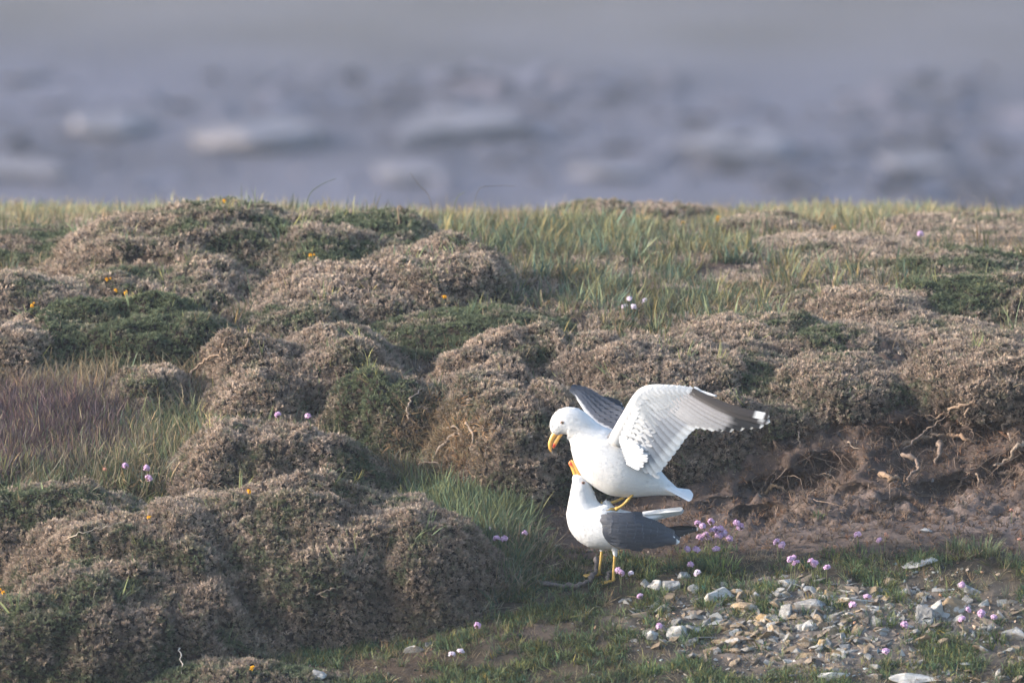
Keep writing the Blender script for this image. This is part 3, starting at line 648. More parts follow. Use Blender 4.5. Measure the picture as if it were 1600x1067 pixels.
STONES = [
 (1024, 912, 27, 19, WH, 0, 'whitish rounded stone nearest the lower gull, left of two grey stones'),
 (1049, 914, 28, 21, GY, 0, 'grey stone between two whitish stones right of the lower gull'),
 (1083, 919, 22, 17, WH, .5, 'white angular chip at the right end of the three stones by the gull'),
 (1068, 899, 20, 12, GY, 0, 'small dull grey stone behind the three stones by the gull'),
 (1122, 931, 52, 32, WH, .3, 'large white crusted block at the upper left of the stony patch'),
 (1016, 993, 30, 15, WH, -.6, 'white slab tilted up to the right under a thrift flower, leftmost in the stony patch'),
 (1055, 988, 38, 28, WH, -.2, 'white and grey block at the lower left of the stony patch'),
 (1086, 985, 30, 20, GY, .2, 'grey lichen stone touching the lower left white block'),
 (1234, 908, 36, 16, WH, .1, 'flat white stone lying alone above the middle of the stony patch'),
 (1222, 928, 34, 14, GY, .1, 'flat grey stone just below the lone flat white stone'),
 (1265, 948, 46, 32, GY, 0, 'biggest grey block in the middle of the stony patch'),
 (1297, 929, 20, 25, OC, .2, 'upright cream stone at the left end of the long ledge'),
 (1330, 941, 72, 17, WH, .08, 'long pale ledge stone with ochre underside'),
 (1190, 967, 28, 25, OC, .3, 'tan angular block left of centre in the stony patch'),
 (1208, 985, 28, 22, TN, .6, 'tan block leaning against the angular block below it'),
 (1264, 978, 32, 18, WH, -.5, 'pale slab tilted up to the right in the centre of the stony patch'),
 (1299, 966, 32, 18, GY, 0, 'grey white stone between the pale tilted slab and the ochre pebble'),
 (1334, 962, 21, 19, OC, .2, 'ochre and cream blocky pebble under the long ledge'),
 (1134, 1003, 44, 14, TN, -.1, 'upper tan slab of the layered stack at lower left of the stony patch'),
 (1146, 1013, 38, 11, OC, -.2, 'middle tan slab of the layered stack'),
 (1172, 1011, 28, 10, BR, 0, 'thin brown slab at the right end of the layered stack'),
 (1162, 998, 40, 12, BR, .1, 'brown slab lying over the layered stack'),
 (1114, 1017, 32, 15, BR, -.2, 'lowest brown slab at the left foot of the layered stack'),
 (1258, 1000, 44, 13, TN, .45, 'tan slab sloping down to the right below the pale tilted slab'),
 (1288, 1006, 25, 15, OC, .3, 'cream stone at the low end of the sloping tan slab'),
 (1312, 1022, 28, 15, WH, .35, 'white wedge stone below the cream stone'),
 (1442, 961, 36, 36, GY, .7, 'grey and white leaning block, left of the upright stones at right'),
 (1463, 951, 27, 44, WH, .3, 'tall pale upright stone in the middle of the leaning group'),
 (1487, 948, 38, 44, TN, .5, 'brown leaning slab at the right of the upright stones'),
 (1516, 917, 38, 25, GY, .3, 'grey lichen stone behind the leaning group'),
 (1538, 942, 17, 15, WH, -.4, 'small white pebble right of the leaning group'),
 (1583, 989, 44, 26, GY, .3, 'grey white boulder at the right edge of the picture'),
 (1450, 829, 28, 8, WH, -.1, 'flat white stone sunk in the bare earth under the bank'),
 (1434, 880, 56, 11, WH, -.15, 'long white stone flush with the earth above the leaning group'),
 (1232, 1032, 19, 9, WH, 0, 'small white stone at the lower edge of the stony patch'),
 (1306, 1056, 54, 13, WH, .05, 'whitish slab at the bottom edge left of the larger white slab'),
 (1430, 1059, 74, 16, WH, 0, 'large white slab at the bottom edge right of centre'),
 (1350, 1022, 19, 7, WH, 0, 'thin white sliver right of the white wedge stone'),
 (1414, 921, 19, 14, GY, 0, 'small grey stone above the leaning group to its left'),
 (1152, 925, 26, 16, TN, 0, 'tan stone just right of the white crusted block'),
 (1166, 950, 44, 22, TN, .2, 'broad tan slab between the crusted block and the tan angular block'),
 (1232, 956, 26, 30, GY, .1, 'grey upright stone left of the biggest grey block'),
 (1376, 985, 26, 12, BR, 0, 'brown stone in the grass right of the ochre pebble'),
 (648, 1017, 36, 9, GY, -.2, 'long grey stone in the dark hollow beneath the big mound'),
 (671, 1006, 16, 10, GY, 0, 'small grey stone just above the long grey stone in the hollow'),
 (497, 1055, 28, 20, GY, .5, 'lichen grey stone at the bottom edge below the big mound'),
 (867, 851, 11, 6, WH, 0, 'tiny white pebble on the earth left of the gulls'),
 (1180, 930, 24, 15, GY, 0, 'grey stone under the dry grass in the stony patch'),
 (1530, 1015, 30, 14, BR, .1, 'brown half buried stone near the lower right corner'),
]
for i, (px, py, wp, hp, tn, tilt, lab) in enumerate(STONES):
    p, n = hit(px, py + hp * .25); mpp = (p.y + D) / F; sx = wp * mpp * 1.25; sz = max(hp, 6) * mpp * 1.35
    v = float(np.exp(R.normal(0, .1)))
    o = link('stone', stone_mesh(200 + i, sx, max(sx, sz) * .75, sz, tuple(np.array(tn) * v), 1, 11, .045)); tag(o, lab, 'stone')
    o.location = p + Vector((0, sx * .12, sz * .06)); o.rotation_euler = (R.normal(0, .15) - .25, tilt, R.normal(0, .25))
flk = [stone_mesh(400 + k, 1, .8, .42, [WH, TN, GY, OC, BR, TN, GY, WH][k], 1, 12) for k in range(8)]
ANCH = [(1049, 914, 'stones nearest the lower gull'), (1122, 931, 'large white crusted block'), (1020, 993, 'white slab tilted under the thrift'), (1058, 988, 'lower left white block'), (1234, 908, 'lone flat white stone'),
 (1265, 948, 'biggest grey block'), (1330, 941, 'long pale ledge stone'), (1192, 970, 'tan angular blocks'), (1264, 978, 'pale tilted slab'), (1299, 966, 'ochre pebble under the ledge'), (1146, 1010, 'layered tan stack'), (1262, 1002, 'sloping tan slab'),
 (1312, 1022, 'white wedge stone'), (1450, 955, 'leaning stones at right'), (1434, 880, 'long flush white stone'), (1166, 940, 'dry grass tuft'), (1232, 1032, 'small white stone at the lower edge'), (1232, 950, 'grey upright stone'), (1376, 990, 'brown stone in the grass')]
for i in range(285):
    for _ in range(20):
        px = R.normal(1235, 130) if i % 3 else R.uniform(1040, 1600); py = R.normal(976, 32) if i % 3 else R.uniform(925, 1066)
        if px > 1005 and 905 < py < 1066 and px < 1600: break
    p, n = hit(px, py); spx = 9 + 20 * R.uniform() ** 1.5; s = spx / 440; k = i % 8; j = 0 if k in (0, 7) else (2 if k in (2, 6) else 1)
    a_ = min(ANCH, key=lambda a: math.hypot(px - a[0], (py - a[1]) * 1.4)); dx, dy = px - a_[0], py - a_[1]
    rel = ('right of' if dx > 0 else 'left of') if abs(dx) > abs(dy) * 1.2 else ('in front of' if dy > 0 else 'behind')
    lab = f"{'tiny' if spx < 13 else 'small' if spx < 19 else 'larger'} {['pale', 'tan', 'grey'][j]} schist chip just {rel} the {a_[2]}"
    o = link('stone_chip', flk[k]); tag(o, lab, 'stone', 'loose schist chips on the stony patch')
    o.location = p + Vector((0, 0, s * .1)); o.scale = (s * 1.1, s, s * R.uniform(.45, 1.1)); o.rotation_euler = (R.normal(0, .35) - .3, R.normal(0, .4), R.uniform(0, 6.28))

BOULD = [(720, 215, 190, 95, 'broad pale boulder blurred far behind, straight above the gulls left of centre'), (400, 225, 180, 85, 'pale boulder blurred far behind, above the left skyline mound'),
 (645, 278, 110, 60, 'smaller pale boulder blurred just under the broad one'), (185, 205, 130, 60, 'pale boulder blurred far behind at upper left'), (1150, 238, 150, 70, 'pale boulder blurred far behind, right of centre'),
 (40, 275, 110, 55, 'pale boulder blurred at the far left edge just above the skyline'), (950, 275, 90, 45, 'small blurred boulder above the right meadow'), (1420, 262, 120, 50, 'flat blurred boulder above the right end of the skyline')]
M_shore = mat_vcol('shore_rock', .9, 1.5, .35, .4, .05)
for i, (px, py, wp, hp, lab) in enumerate(BOULD):
    p, n = hit(px, py); mpp = (p.y + D) / F
    o = link('boulder', stone_mesh(600 + i, wp * mpp * 1.25, wp * mpp * 1.5, hp * mpp * .55, (.165, .16, .185), 1)); o.data.materials[0] = M_shore; tag(o, lab, 'boulder'); o.location = p + Vector((0, 0, hp * mpp * .15)); o.rotation_euler[2] = R.normal(0, .4)

# ------------------------------------------------------------------ exposed roots, sticks, dead stalks
def wobble(pts, n=6, amp=.004):
    q = catmull([tuple(p) for p in pts], n); q[1:-1] += R.normal(0, amp, (len(q) - 2, 3)); return q
def root(pix, rpx, lab, name='exposed_root', col=(.24, .175, .125), lift=.025, cat='root', taper=.35, amp=.003, side=1):
    pts = []
    for i, (a, c) in enumerate(pix):
        p, n = hit(a, c); pts.append(p)
    ys = np.array([p.y for p in pts]); ym = min(ys.min() + .03, np.median(ys))
    pts = [P3(a, c, (p.y * .5 + ym * .5) - (lift if 0 < i < len(pix) - 1 else -.008)) for i, ((a, c), p) in enumerate(zip(pix, pts))]
    q = wobble(pts, 6, amp); n = len(q); t = np.linspace(0, 1, n); r = rpx / 440 * (1 - (1 - taper) * t) * (1 + .2 * np.sin(t * 23 + rpx)) * R.uniform(.88, 1.12, n)
    mb = MB(); mb.tube(q, r, 7, col)
    for b_ in range(side):                                           # side rootlets
        i = R.integers(2, n - 2); d = Vector(R.normal(0, 1, 3)); d.z = -abs(d.z); d.normalize(); L = R.uniform(.03, .07)
        w_ = [Vector(q[i]) + d * L * s + Vector(R.normal(0, .004, 3)) * (s > 0) for s in (0, .35, .7, 1)]; mb.tube(w_, [r[i] * .45, r[i] * .35, r[i] * .25, r[i] * .12], 5, col)
    o = mb.build(name, M_wood, None, True, origin=tuple(pts[0])); o.location = pts[0]; tag(o, lab, cat); return o
ca = lambda L: [(1180 + x / 2.667, 500 + y / 2.667) for x, y in L]
cb = lambda L: [(560 + x / 2.667, 500 + y / 2.667) for x, y in L]
T1 = (.23, .168, .122); T2 = (.2, .15, .12); T3 = (.27, .213, .168)
root(ca([(600, 525), (660, 500), (720, 490), (765, 478), (800, 486)]), 4.2, 'thick tan root lying level above the largest hole in the bank', col=T1)
root(ca([(612, 560), (668, 580), (682, 620), (642, 650), (622, 705)]), 4.0, 'hooked root curling down left of the largest hole in the bank', col=T2)
root(ca([(772, 505), (768, 560), (733, 625)]), 5.0, 'stout short root propping the largest hole in the bank', col=T2)
root(ca([(805, 372), (865, 358), (915, 340), (948, 362), (980, 405)]), 3.2, 'arched pale root highest on the bank under the overhang', col=T1)
root(ca([(918, 345), (882, 380), (862, 432), (888, 436), (916, 402)]), 2.4, 'looped root hanging beneath the arched pale root', col=T1)
root(ca([(1150, 412), (1090, 415), (1050, 428), (1030, 452), (1042, 482)]), 3.0, 'pale grey root arching in from the right edge of the bank', col=T3)
root(ca([(1054, 472), (1064, 500), (1074, 528)]), 1.8, 'short straight pale root under the arch at the right edge', col=T3)
root(ca([(1150, 512), (1090, 525), (1060, 578), (1005, 600), (980, 612)]), 4.0, 'thick grey root sloping down left from the right edge', col=T3)
root(ca([(918, 640), (932, 678), (936, 715)]), 1.8, 'thin root dangling straight down over the earth at right', col=T1)
root(ca([(385, 508), (430, 538), (495, 534)]), 1.2, 'fine pale rootlet across the shaded earth left of the holes', col=T3)
root(ca([(610, 545), (700, 472), (740, 440), (795, 398)]), 2.2, 'thin root slanting up right to the overhanging cushion', col=T2)
root(ca([(925, 400), (970, 438), (1002, 476)]), 1.8, 'thin root falling right from the looped root', col=T2)
root(ca([(985, 280), (1050, 262), (1085, 255), (1090, 215)]), 1.8, 'fine root inside the dark overhang at the right edge', col=T2)
root(ca([(178, 465), (186, 500), (198, 540)]), 1.3, 'fine pale root hanging below the rounded cushion left of the bank', col=T3)
root(ca([(800, 478), (850, 484), (905, 505), (935, 498)]), 4.2, 'thick orange tan root right of the largest hole', col=(.27, .18, .12))
root(ca([(688, 380), (735, 412), (790, 382), (830, 372)]), 2.4, 'knotted root just below the overhanging cushion', col=T1)
root(ca([(520, 640), (560, 655), (600, 660), (610, 690)]), 5.0, 'swollen root stub low on the bank left of the hooked root', col=(.27, .19, .13))
root(ca([(690, 350), (690, 395), (700, 440)]), 1.6, 'thin upright root under the left corner of the overhang', col=T2)
root(ca([(1010, 640), (1070, 625), (1130, 600)]), 3.6, 'root half buried in the earth at the right edge low on the bank', col=T2)
root(ca([(40, 720), (75, 690), (110, 700), (120, 735)]), 3.0, 'small knot of root on the earth step right of the gull tail', col=(.3, .2, .12))
root(cb([(232, 455), (208, 400), (214, 335), (240, 305), (272, 283)]), 2.2, 'tall bare stem curving up at the left of the tangled roots', 'bare_stem', T3)
root(cb([(215, 380), (262, 364), (290, 380), (302, 402)]), 2.4, 'crooked pale twig leaning off the tall bare stem', 'bare_stem', T3)
root(cb([(310, 575), (375, 495), (418, 470), (442, 512)]), 3.2, 'thick bent bare root in the middle of the tangle left of the gulls', col=T3)
root(cb([(448, 428), (474, 480), (472, 555), (452, 590)]), 2.3, 'bare root dropping at the right side of the tangle left of the gulls', col=T3)
root(cb([(178, 565), (248, 542), (305, 518)]), 2.0, 'bare root lying low at the left of the tangle', col=T2)
root(cb([(370, 450), (400, 442), (430, 470), (425, 520)]), 1.8, 'thin hooked root above the thick bent root', col=T3)
root(cb([(222, 420), (262, 448), (300, 440)]), 2.2, 'short root crossing the foot of the tall bare stem', col=T2)
root(cb([(395, 520), (360, 560), (345, 610)]), 2.0, 'bare root falling beneath the thick bent root', col=T1)
root(cb([(250, 600), (310, 590), (360, 620)]), 1.6, 'low thin root at the foot of the tangle', col=T2)
root([(293, 612), (300, 580), (325, 560), (345, 550), (342, 520)], 2.6, 'long twisted bare stem climbing the small knobbly cushion', 'bare_stem', T1)
root([(380, 550), (387, 530), (385, 515), (392, 508)], 2.2, 'short twisted bare stem on the face of the knobbly cushion', 'bare_stem', T1)
root([(345, 548), (352, 530), (358, 515)], 2.0, 'short fork beside the long twisted bare stem', 'bare_stem', T1)
root([(838, 910), (858, 913), (892, 915), (918, 908), (929, 893), (931, 872)], 4.4, 'weathered grey driftwood branch on the turf at the feet of the lower gull', 'driftwood_branch', (.14, .118, .11), .045, 'branch', .7)
root([(948, 914), (951, 896), (966, 892), (978, 900)], 3.0, 'short weathered stick behind the near foot of the lower gull', 'driftwood_stick', (.2, .17, .16), .01, 'stick')
root([(487, 936), (502, 926), (525, 917), (545, 915)], 1.6, 'pale dead twig caught on the front of the biggest cushion', 'dead_twig', T3, .02, 'twig', side=2)
root([(100, 850), (114, 836), (150, 827), (190, 815), (215, 798)], 1.0, 'long pale arching stalk on the left shoulder of the big mound', 'dead_stalk', (.45, .38, .3), .05, 'stalk', side=0)
root([(160, 775), (178, 790)], 1.2, 'short straw stalk standing above the arching stalk', 'dead_stalk', (.45, .38, .3), .05, 'stalk', side=0)
root([(191, 796), (213, 792)], 1.5, 'bright straw piece lying on top of the left cushion', 'dead_stalk', (.5, .44, .36), .02, 'stalk', side=0)
root([(281, 1012), (283, 1030), (286, 1060)], 1.2, 'thin white upright stalk at the bottom of the dark cushion', 'dead_stalk', (.5, .44, .38), .03, 'stalk', side=0)
root([(828, 800), (832, 780), (836, 770)], 1.2, 'pale stalk beside the dark hollow left of the gulls', 'dead_stalk', (.4, .36, .3), .03, 'stalk', side=0)
def sky_stalk(pix, Y, col, lab, r=.0016):
    p0 = Vector(P3(pix[0][0], pix[0][1], Y)); pts = [P3(a, c, Y) for a, c in pix]; g = top_at(p0.x, Y); pts[0] = Vector((p0.x, Y, g.z - .02))
    mb = MB(); q = catmull([tuple(p) for p in pts], 6); mb.tube(q, np.linspace(r, r * .35, len(q)), 5, col); o = mb.build('grass_stalk', M_plant, None, True, origin=tuple(pts[0])); o.location = pts[0]; tag(o, lab, 'grass stalk')
sky_stalk([(474, 345), (482, 308), (500, 290), (525, 279)], 4.5, (.09, .12, .05), 'green blade arching right against the far shore above the left mound', .002)
sky_stalk([(682, 350), (672, 312), (655, 290), (641, 270)], 5.0, (.13, .11, .08), 'thin dark stalk leaning left on the middle skyline')
sky_stalk([(735, 345), (745, 302), (772, 291), (806, 291)], 5.2, (.12, .11, .09), 'thin stalk bent level to the right on the middle skyline')
sky_stalk([(700, 350), (712, 315), (726, 300)], 5.0, (.12, .15, .06), 'green blade leaning right beside the middle skyline stalks', .002)
sky_stalk([(625, 345), (622, 325), (628, 322)], 4.4, (.3, .22, .15), 'stubby brown seed stalk on the right end of the left skyline mound', .004)

# ------------------------------------------------------------------ thrift and small yellow flowers, leafy tufts
def pom(seed, rad, c0, c1, n=46):
    r = np.random.default_rng(seed); mb = MB()
    for k in range(n):
        z = 1 - 1.45 * (k + .5) / n; a = k * 2.399963 + r.normal(0, .15); q = math.sqrt(max(0, 1 - z * z)); d = np.array([q * math.cos(a), q * math.sin(a), z]) + r.normal(0, .09, 3)
        d /= np.linalg.norm(d); s = np.cross(d, r.normal(size=3)); s /= np.linalg.norm(s); u = np.cross(d, s); R0 = rad * r.uniform(.7, 1.15); w_ = rad * .3
        c = np.array(c0) + (np.array(c1) - c0) * r.uniform(); C = [c * .75, c, c, c * 1.05, c]
        mb.add([d * R0 * .35, d * R0 * .9 - s * w_, d * R0 + u * w_, d * R0 * .9 + s * w_, d * R0 * .95 - u * w_], [(0, 1, 2), (0, 2, 3), (0, 3, 4), (0, 4, 1), (1, 4, 3, 2)], C)
    mb.tube([(0, 0, -rad * .75), (0, 0, -rad * .2)], [rad * .22, rad * .45], 6, (.2, .12, .1))
    return mesh_np('flower_head', mb.V, mb.F, [M_petal], False, np.array(mb.C))
PINK = [pom(700 + i, .0138, (.62, .40, .60), (.82, .64, .80)) for i in range(4)]; PALE = [pom(710 + i, .0125, (.68, .58, .72), (.85, .78, .85)) for i in range(2)]
BUD = [pom(720, .0085, (.6, .3, .22), (.7, .45, .35), 20)]
def flower_leaf_tuft(seed): return tuft_mesh(seed, 26, .045, .0024, 1, .018, (.045, .07, .03), (.10, .15, .06), .15, 3, M_plant, .75, .8)
TUFTS = [flower_leaf_tuft(730 + i) for i in range(3)]
def thrift(lab, heads, leaf=True, kind='pink', stem=(18, 34), name='thrift_plant', cat='flower', group=None, base=None):
    cx = sum(h[0] for h in heads) / len(heads); cy = max(h[1] for h in heads)
    st = R.uniform(*stem); b_, n = hit(cx, min(cy + st, 1090)) if base is None else hit(*base)
    t = thing(name, lab, cat, b_, group)
    hs = []
    for (hx, hy) in heads:
        y = b_.y + (0 if len(heads) == 1 else R.uniform(-.03, .03)); H = P3(hx, hy, y) - b_; foot = Vector((R.normal(0, .006) + H.x * .25, R.normal(0, .01), -.01))
        mb = MB(); q = catmull([tuple(foot), tuple(foot.lerp(H, .5) + Vector((-H.x * .12 + R.normal(0, .003), 0, .004))), tuple(H)], 4); mb.tube(q, .0011, 5, (.16, .17, .08)); mb.build('stem', M_plant, t)
        L = {'pink': PINK, 'pale': PALE, 'bud': BUD}[kind]; o = link('flower_head', L[R.integers(len(L))], t); o.location = H; o.rotation_euler = (R.normal(0, .35), R.normal(0, .35), R.uniform(0, 6)); o.scale = (R.uniform(.75, 1.15), R.uniform(.8, 1.1), R.uniform(.65, 1.05))
    if leaf: o = link('leaf_tuft', TUFTS[R.integers(3)], t); o.rotation_euler[2] = R.uniform(0, 6)
thrift('largest clump of pink thrift flowers, just behind the tail of the lower gull', [(1090, 818), (1098, 822), (1111, 815), (1113, 828), (1126, 826), (1123, 837), (1102, 835), (1094, 840), (1140, 841), (1119, 827), (1107, 841), (1131, 833)], base=(1115, 872))
thrift('two pink thrift heads on tall stems right of the largest clump', [(1151, 817), (1157, 823)], base=(1135, 862))
thrift('two pink thrift heads low under the wing tips of the lower gull', [(1074, 858), (1088, 859)])
thrift('single pink thrift head below the largest clump', [(1119, 858)])
thrift('small thrift head in the turf between the near leg and the leafy tuft', [(1079, 882)], False)
thrift('pale thrift bud left of the green leafy tuft', [(1090, 895)], False, 'pale')
thrift('pair of pink thrift heads on the earth left of the double blossom', [(1213, 846), (1222, 851)])
thrift('pink thrift head standing against the bare earth, left of two', [(1340, 835)])
thrift('pink thrift head standing against the bare earth beside a rusty bud', [(1374, 844)])
thrift('rusty seed bud beside the pink head on the bare earth', [(1384, 835)], False, 'bud')
thrift('large double pink thrift blossom above the stony patch', [(1235, 874), (1243, 879), (1240, 871)])
thrift('round pink thrift head right of the double blossom', [(1268, 877), (1273, 881)])
thrift('smaller thrift head at the right end of the row above the stones', [(1292, 886)])
thrift('pale pink thrift head by the near foot of the lower gull', [(966, 891), (971, 895)])
thrift('pale thrift head second right of the gull foot', [(986, 896)], True, 'pale')
thrift('thrift head standing in grass below and right of the gull foot', [(1000, 931)])
thrift('thrift head over the tilted white slab', [(1030, 978)])
thrift('thrift head in front of the long pale ledge stone', [(1332, 945)], False)
thrift('thrift head above the long pale ledge stone', [(1355, 932)], False)
thrift('small deep pink thrift head between ledge and leaning stones', [(1413, 976)])
thrift('small thrift head low in the turf below the leaning stones', [(1384, 1017)])
thrift('thrift head behind the leaning stones at right', [(1503, 914)])
thrift('pink thrift head right against the brown leaning slab', [(1503, 967)])
thrift('pink thrift head above and right of the brown leaning slab', [(1513, 952)], False)
thrift('second thrift head from the right edge, right of the leaning stones', [(1533, 958)])
thrift('thrift head nearest the right edge boulder', [(1553, 964)])
thrift('rusty seed bud at the right edge above the plantain rosette', [(1593, 842)], False, 'bud')
thrift('pale seed bud at the foot of the bank near the right edge', [(1580, 797)], False, 'bud')
thrift('single pink thrift head in the left grass above the big mound', [(196, 728)])
thrift('pair of pink thrift heads, one over the other, in the left grass', [(229, 731), (232, 747)])
thrift('small pink bud left of the thrift in the left grass', [(164, 733)], False, 'bud')
thrift('pale thrift head in the shaded long grass, highest of its group', [(764, 826)], True, 'pale')
thrift('two small thrift heads side by side in the shaded grass', [(776, 841), (788, 842)], False)
thrift('pink thrift head in shade at the edge of the bare earth left of the gulls', [(820, 833)])
thrift('thrift head behind the pale flat cushion, the left one', [(434, 648)], False)
thrift('thrift head behind the pale flat cushion, the right one', [(481, 650)], False)
thrift('violet thrift head alone in the shaded foreground turf', [(746, 977)])
thrift('tiny pale flower pair in the foreground turf near the hollow', [(720, 1017), (706, 1022)], False, 'pale')
thrift('three whitish thrift heads far back in the meadow grass', [(976, 479), (984, 467), (990, 480)], False, 'pale', (14, 20))
thrift('single whitish thrift head right of the three in the meadow grass', [(1007, 470)], False, 'pale', (14, 20))
thrift('blurred violet flower near the skyline at upper right', [(1438, 366)], False, 'pink', (8, 12))
YEL = [pom(740 + i, .0095, (.80, .42, .01), (.95, .60, .03), 16) for i in range(3)]
YF = [(487, 408, 'orange yellow gorse flower on the long tan cushion, the brightest of the yellow ones'), (171, 446, 'yellow flower above the green dome, upper of a close pair'), (184, 463, 'yellow flower on the crown of the green dome'),
 (198, 467, 'faint yellow flower right beside the bright one on the green dome'), (50, 487, 'orange flower on the left tan cushion'), (391, 777, 'yellow flower near the crest of the biggest cushion'), (235, 818, 'yellow flower on the left shoulder of the front mound'),
 (5, 935, 'yellow flower at the left edge on the dark corner cushion'), (395, 1053, 'yellow flower at the bottom edge on the low dark cushion'), (692, 473, 'small orange flower on the low green cushion in the middle'),
 (352, 323, 'tiny orange flower on top of the left skyline mound'), (1008, 349, 'larger blurred yellow flower cluster on the far skyline'), (1065, 358, 'blurred yellow flower right of the larger far cluster'), (881, 354, 'blurred orange flower left end of the far meadow'),
 (1300, 366, 'orange flower on the tan slope cushion'), (1416, 336, 'orange flower on the skyline at upper right'), (1120, 352, 'blurred yellow flower left of the small dark topped cushion'), (1128, 700, 'tiny yellow flower under the wing tip')][:17]
for (px, py, lab) in YF:
    p, n = hit(px, py + 3); t = thing('gorse_flower', lab, 'flower', p)
    mb = MB(); H = P3(px, py, p.y - .012) - p; H.z = max(H.z, .03); mb.tube([(0, 0, -.01), tuple(H)], .0012, 5, (.12, .13, .05)); mb.build('stem', M_plant, t)
    for k in range(2 if px not in (1008,) else 6):
        o = link('blossom', YEL[k % 3], t); o.location = H + Vector((R.normal(0, .006 + .012 * (px == 1008)), 0, (R.uniform(0, .012) if k else 0) + .02 * (px == 1008) * R.normal())); o.rotation_euler = (R.normal(0, .5), R.normal(0, .5), 1); o.scale = (.85,) * 3 if px > 1000 or k == 0 else (.5,) * 3
LT = [(1130, 890, 44, .075, 'bright green grassy leafy tuft in front of the largest thrift clump', (.07, .11, .035), (.20, .27, .10)), (1345, 872, 50, .045, 'broad dark green leafy mat with two thrift heads on the bare earth', (.05, .075, .03), (.12, .16, .07)),
 (1300, 866, 36, .04, 'left part of the leafy green mat on the bare earth', (.05, .075, .03), (.12, .16, .07)), (1535, 862, 50, .07, 'large grey green plantain tuft at right on the bare earth', (.05, .07, .04), (.15, .18, .10)), (1495, 858, 34, .06, 'smaller plantain tuft on the left side of the large grey green one', (.05, .07, .04), (.14, .17, .09)),
 (1580, 880, 34, .05, 'plantain tuft at the right edge', (.05, .07, .04), (.14, .17, .09)), (1280, 806, 14, .035, 'small lone green tuft on the bare earth under the bank', (.06, .09, .04), (.16, .2, .1)), (1185, 935, 30, .055, 'dry grey grass tuft growing over the stones', (.14, .12, .08), (.3, .27, .2)),
 (1400, 935, 26, .05, 'green tuft in the stones left of the leaning block', (.05, .08, .035), (.13, .18, .08)), (1275, 905, 30, .04, 'dark green mat at the upper edge of the stony patch', (.05, .075, .03), (.11, .15, .06)), (1385, 975, 30, .05, 'rosette of green leaves below the long ledge stone', (.05, .08, .035), (.13, .17, .07)),
 (1315, 985, 20, .035, 'small green tuft beside the cream stone', (.05, .08, .035), (.13, .17, .07)), (1020, 1050, 30, .05, 'bright green tuft at the bottom edge below the stony patch', (.06, .1, .035), (.16, .23, .08)), (1555, 1000, 30, .05, 'green tuft left of the right edge boulder', (.05, .08, .035), (.13, .17, .07))]
for i, (px, py, wp, L, lab, c0, c1) in enumerate(LT):
    p, n = hit(px, py); me = tuft_mesh(760 + i, int(wp * 3.2), L, .0032, 1, wp / 440 * .55, c0, c1, .2, 4, M_plant, .55, 1.0)
    o = link('leafy_tuft', me); o.location = p; o.rotation_euler[0] = .12; tag(o, lab, 'plant')

# ------------------------------------------------------------------ the two gulls
M_white = mat_vcol('white_plumage', .9, 210, .07, .35, .0015, spec=.1, sheen=.15)
nt = M_white.node_tree; pb = nt.nodes['Principled BSDF']; prev = pb.inputs['Normal'].links[0].from_socket; oc = objcoord(nt)
mp = nt.nodes.new('ShaderNodeMapping'); mp.inputs['Scale'].default_value = (.45, 1, 1.2); mp.inputs['Rotation'].default_value = (0, .35, 0); nt.links.new(oc, mp.inputs[0])
_, hh = noise_ramp(nt, 95, (0, 0, 0), (1, 1, 1), 4, vec=mp.outputs[0], rough=.55); bump(nt, pb, hh, .22, .006, prev)
M_feather = mat_vcol('feather', .55, 160, .14, .15, .0008, spec=.4)
M_skin = mat_vcol('yellow_skin', .5, 260, .3, .3, .0006, spec=.45)
M_bill = mat_vcol('bill_horn', .35, 120, .12, .08, .0004, spec=.5)
m_, nt_, b_ = nodes_of('wet_eye'); nt_.links.new(attr_col(nt_), b_.inputs['Base Color']); b_.inputs['Roughness'].default_value = .08; M_eye = m_
WHITE = (.615, .62, .63); SLATE = (.036, .042, .058); SLATE_E = (.085, .093, .115); BLACK = (.010, .010, .012)
YB = hit(948, 903)[0].y
def loft(name, rings, parent, mat, col, origin, n=28, sub=6, keys=None, depth_map=True):
    """continuous body through rings (px, py, half height px, half depth m[, depth m]); returns the object and the ring data"""
    Rg = np.array([list(r) + [0] * (5 - len(r)) for r in rings], float); q = catmull(Rg, sub)
    C = np.array([P3(a, b_, YB + d) for a, b_, d in q[:, [0, 1, 4]]]); m = len(C); T = np.gradient(C, axis=0); T /= np.linalg.norm(T, axis=1)[:, None]
    V = []; Fc = []; Yh = np.array([0, 1.0, 0])
    for i in range(m):
        nn = np.cross(T[i], Yh); nn /= np.linalg.norm(nn); a_, h = max(q[i, 2], .2) / 440, max(q[i, 3], .0005); yy = np.cross(nn, T[i])
        for k in range(n): t = 2 * math.pi * k / n; V.append(C[i] + nn * a_ * math.cos(t) + yy * h * math.sin(t))
    for i in range(m - 1):
        for k in range(n): Fc.append((i * n + k, i * n + (k + 1) % n, (i + 1) * n + (k + 1) % n, (i + 1) * n + k))
    Fc.append(tuple(range(n))[::-1]); Fc.append(tuple((m - 1) * n + k for k in range(n)))
    V = np.array(V); c = np.tile(np.array(col, float), (len(V), 1)) if not callable(col) else col(V)
    me = mesh_np(name, V - np.array(origin), Fc, [mat], True, c); o = link(name, me, parent)
    o['_tmp'] = 0; del o['_tmp']
    return o, V, Fc
TT = [0, .12, .25, .4, .55, .66, .74, .8, .85, .89, .92, .95, .975, 1.0]
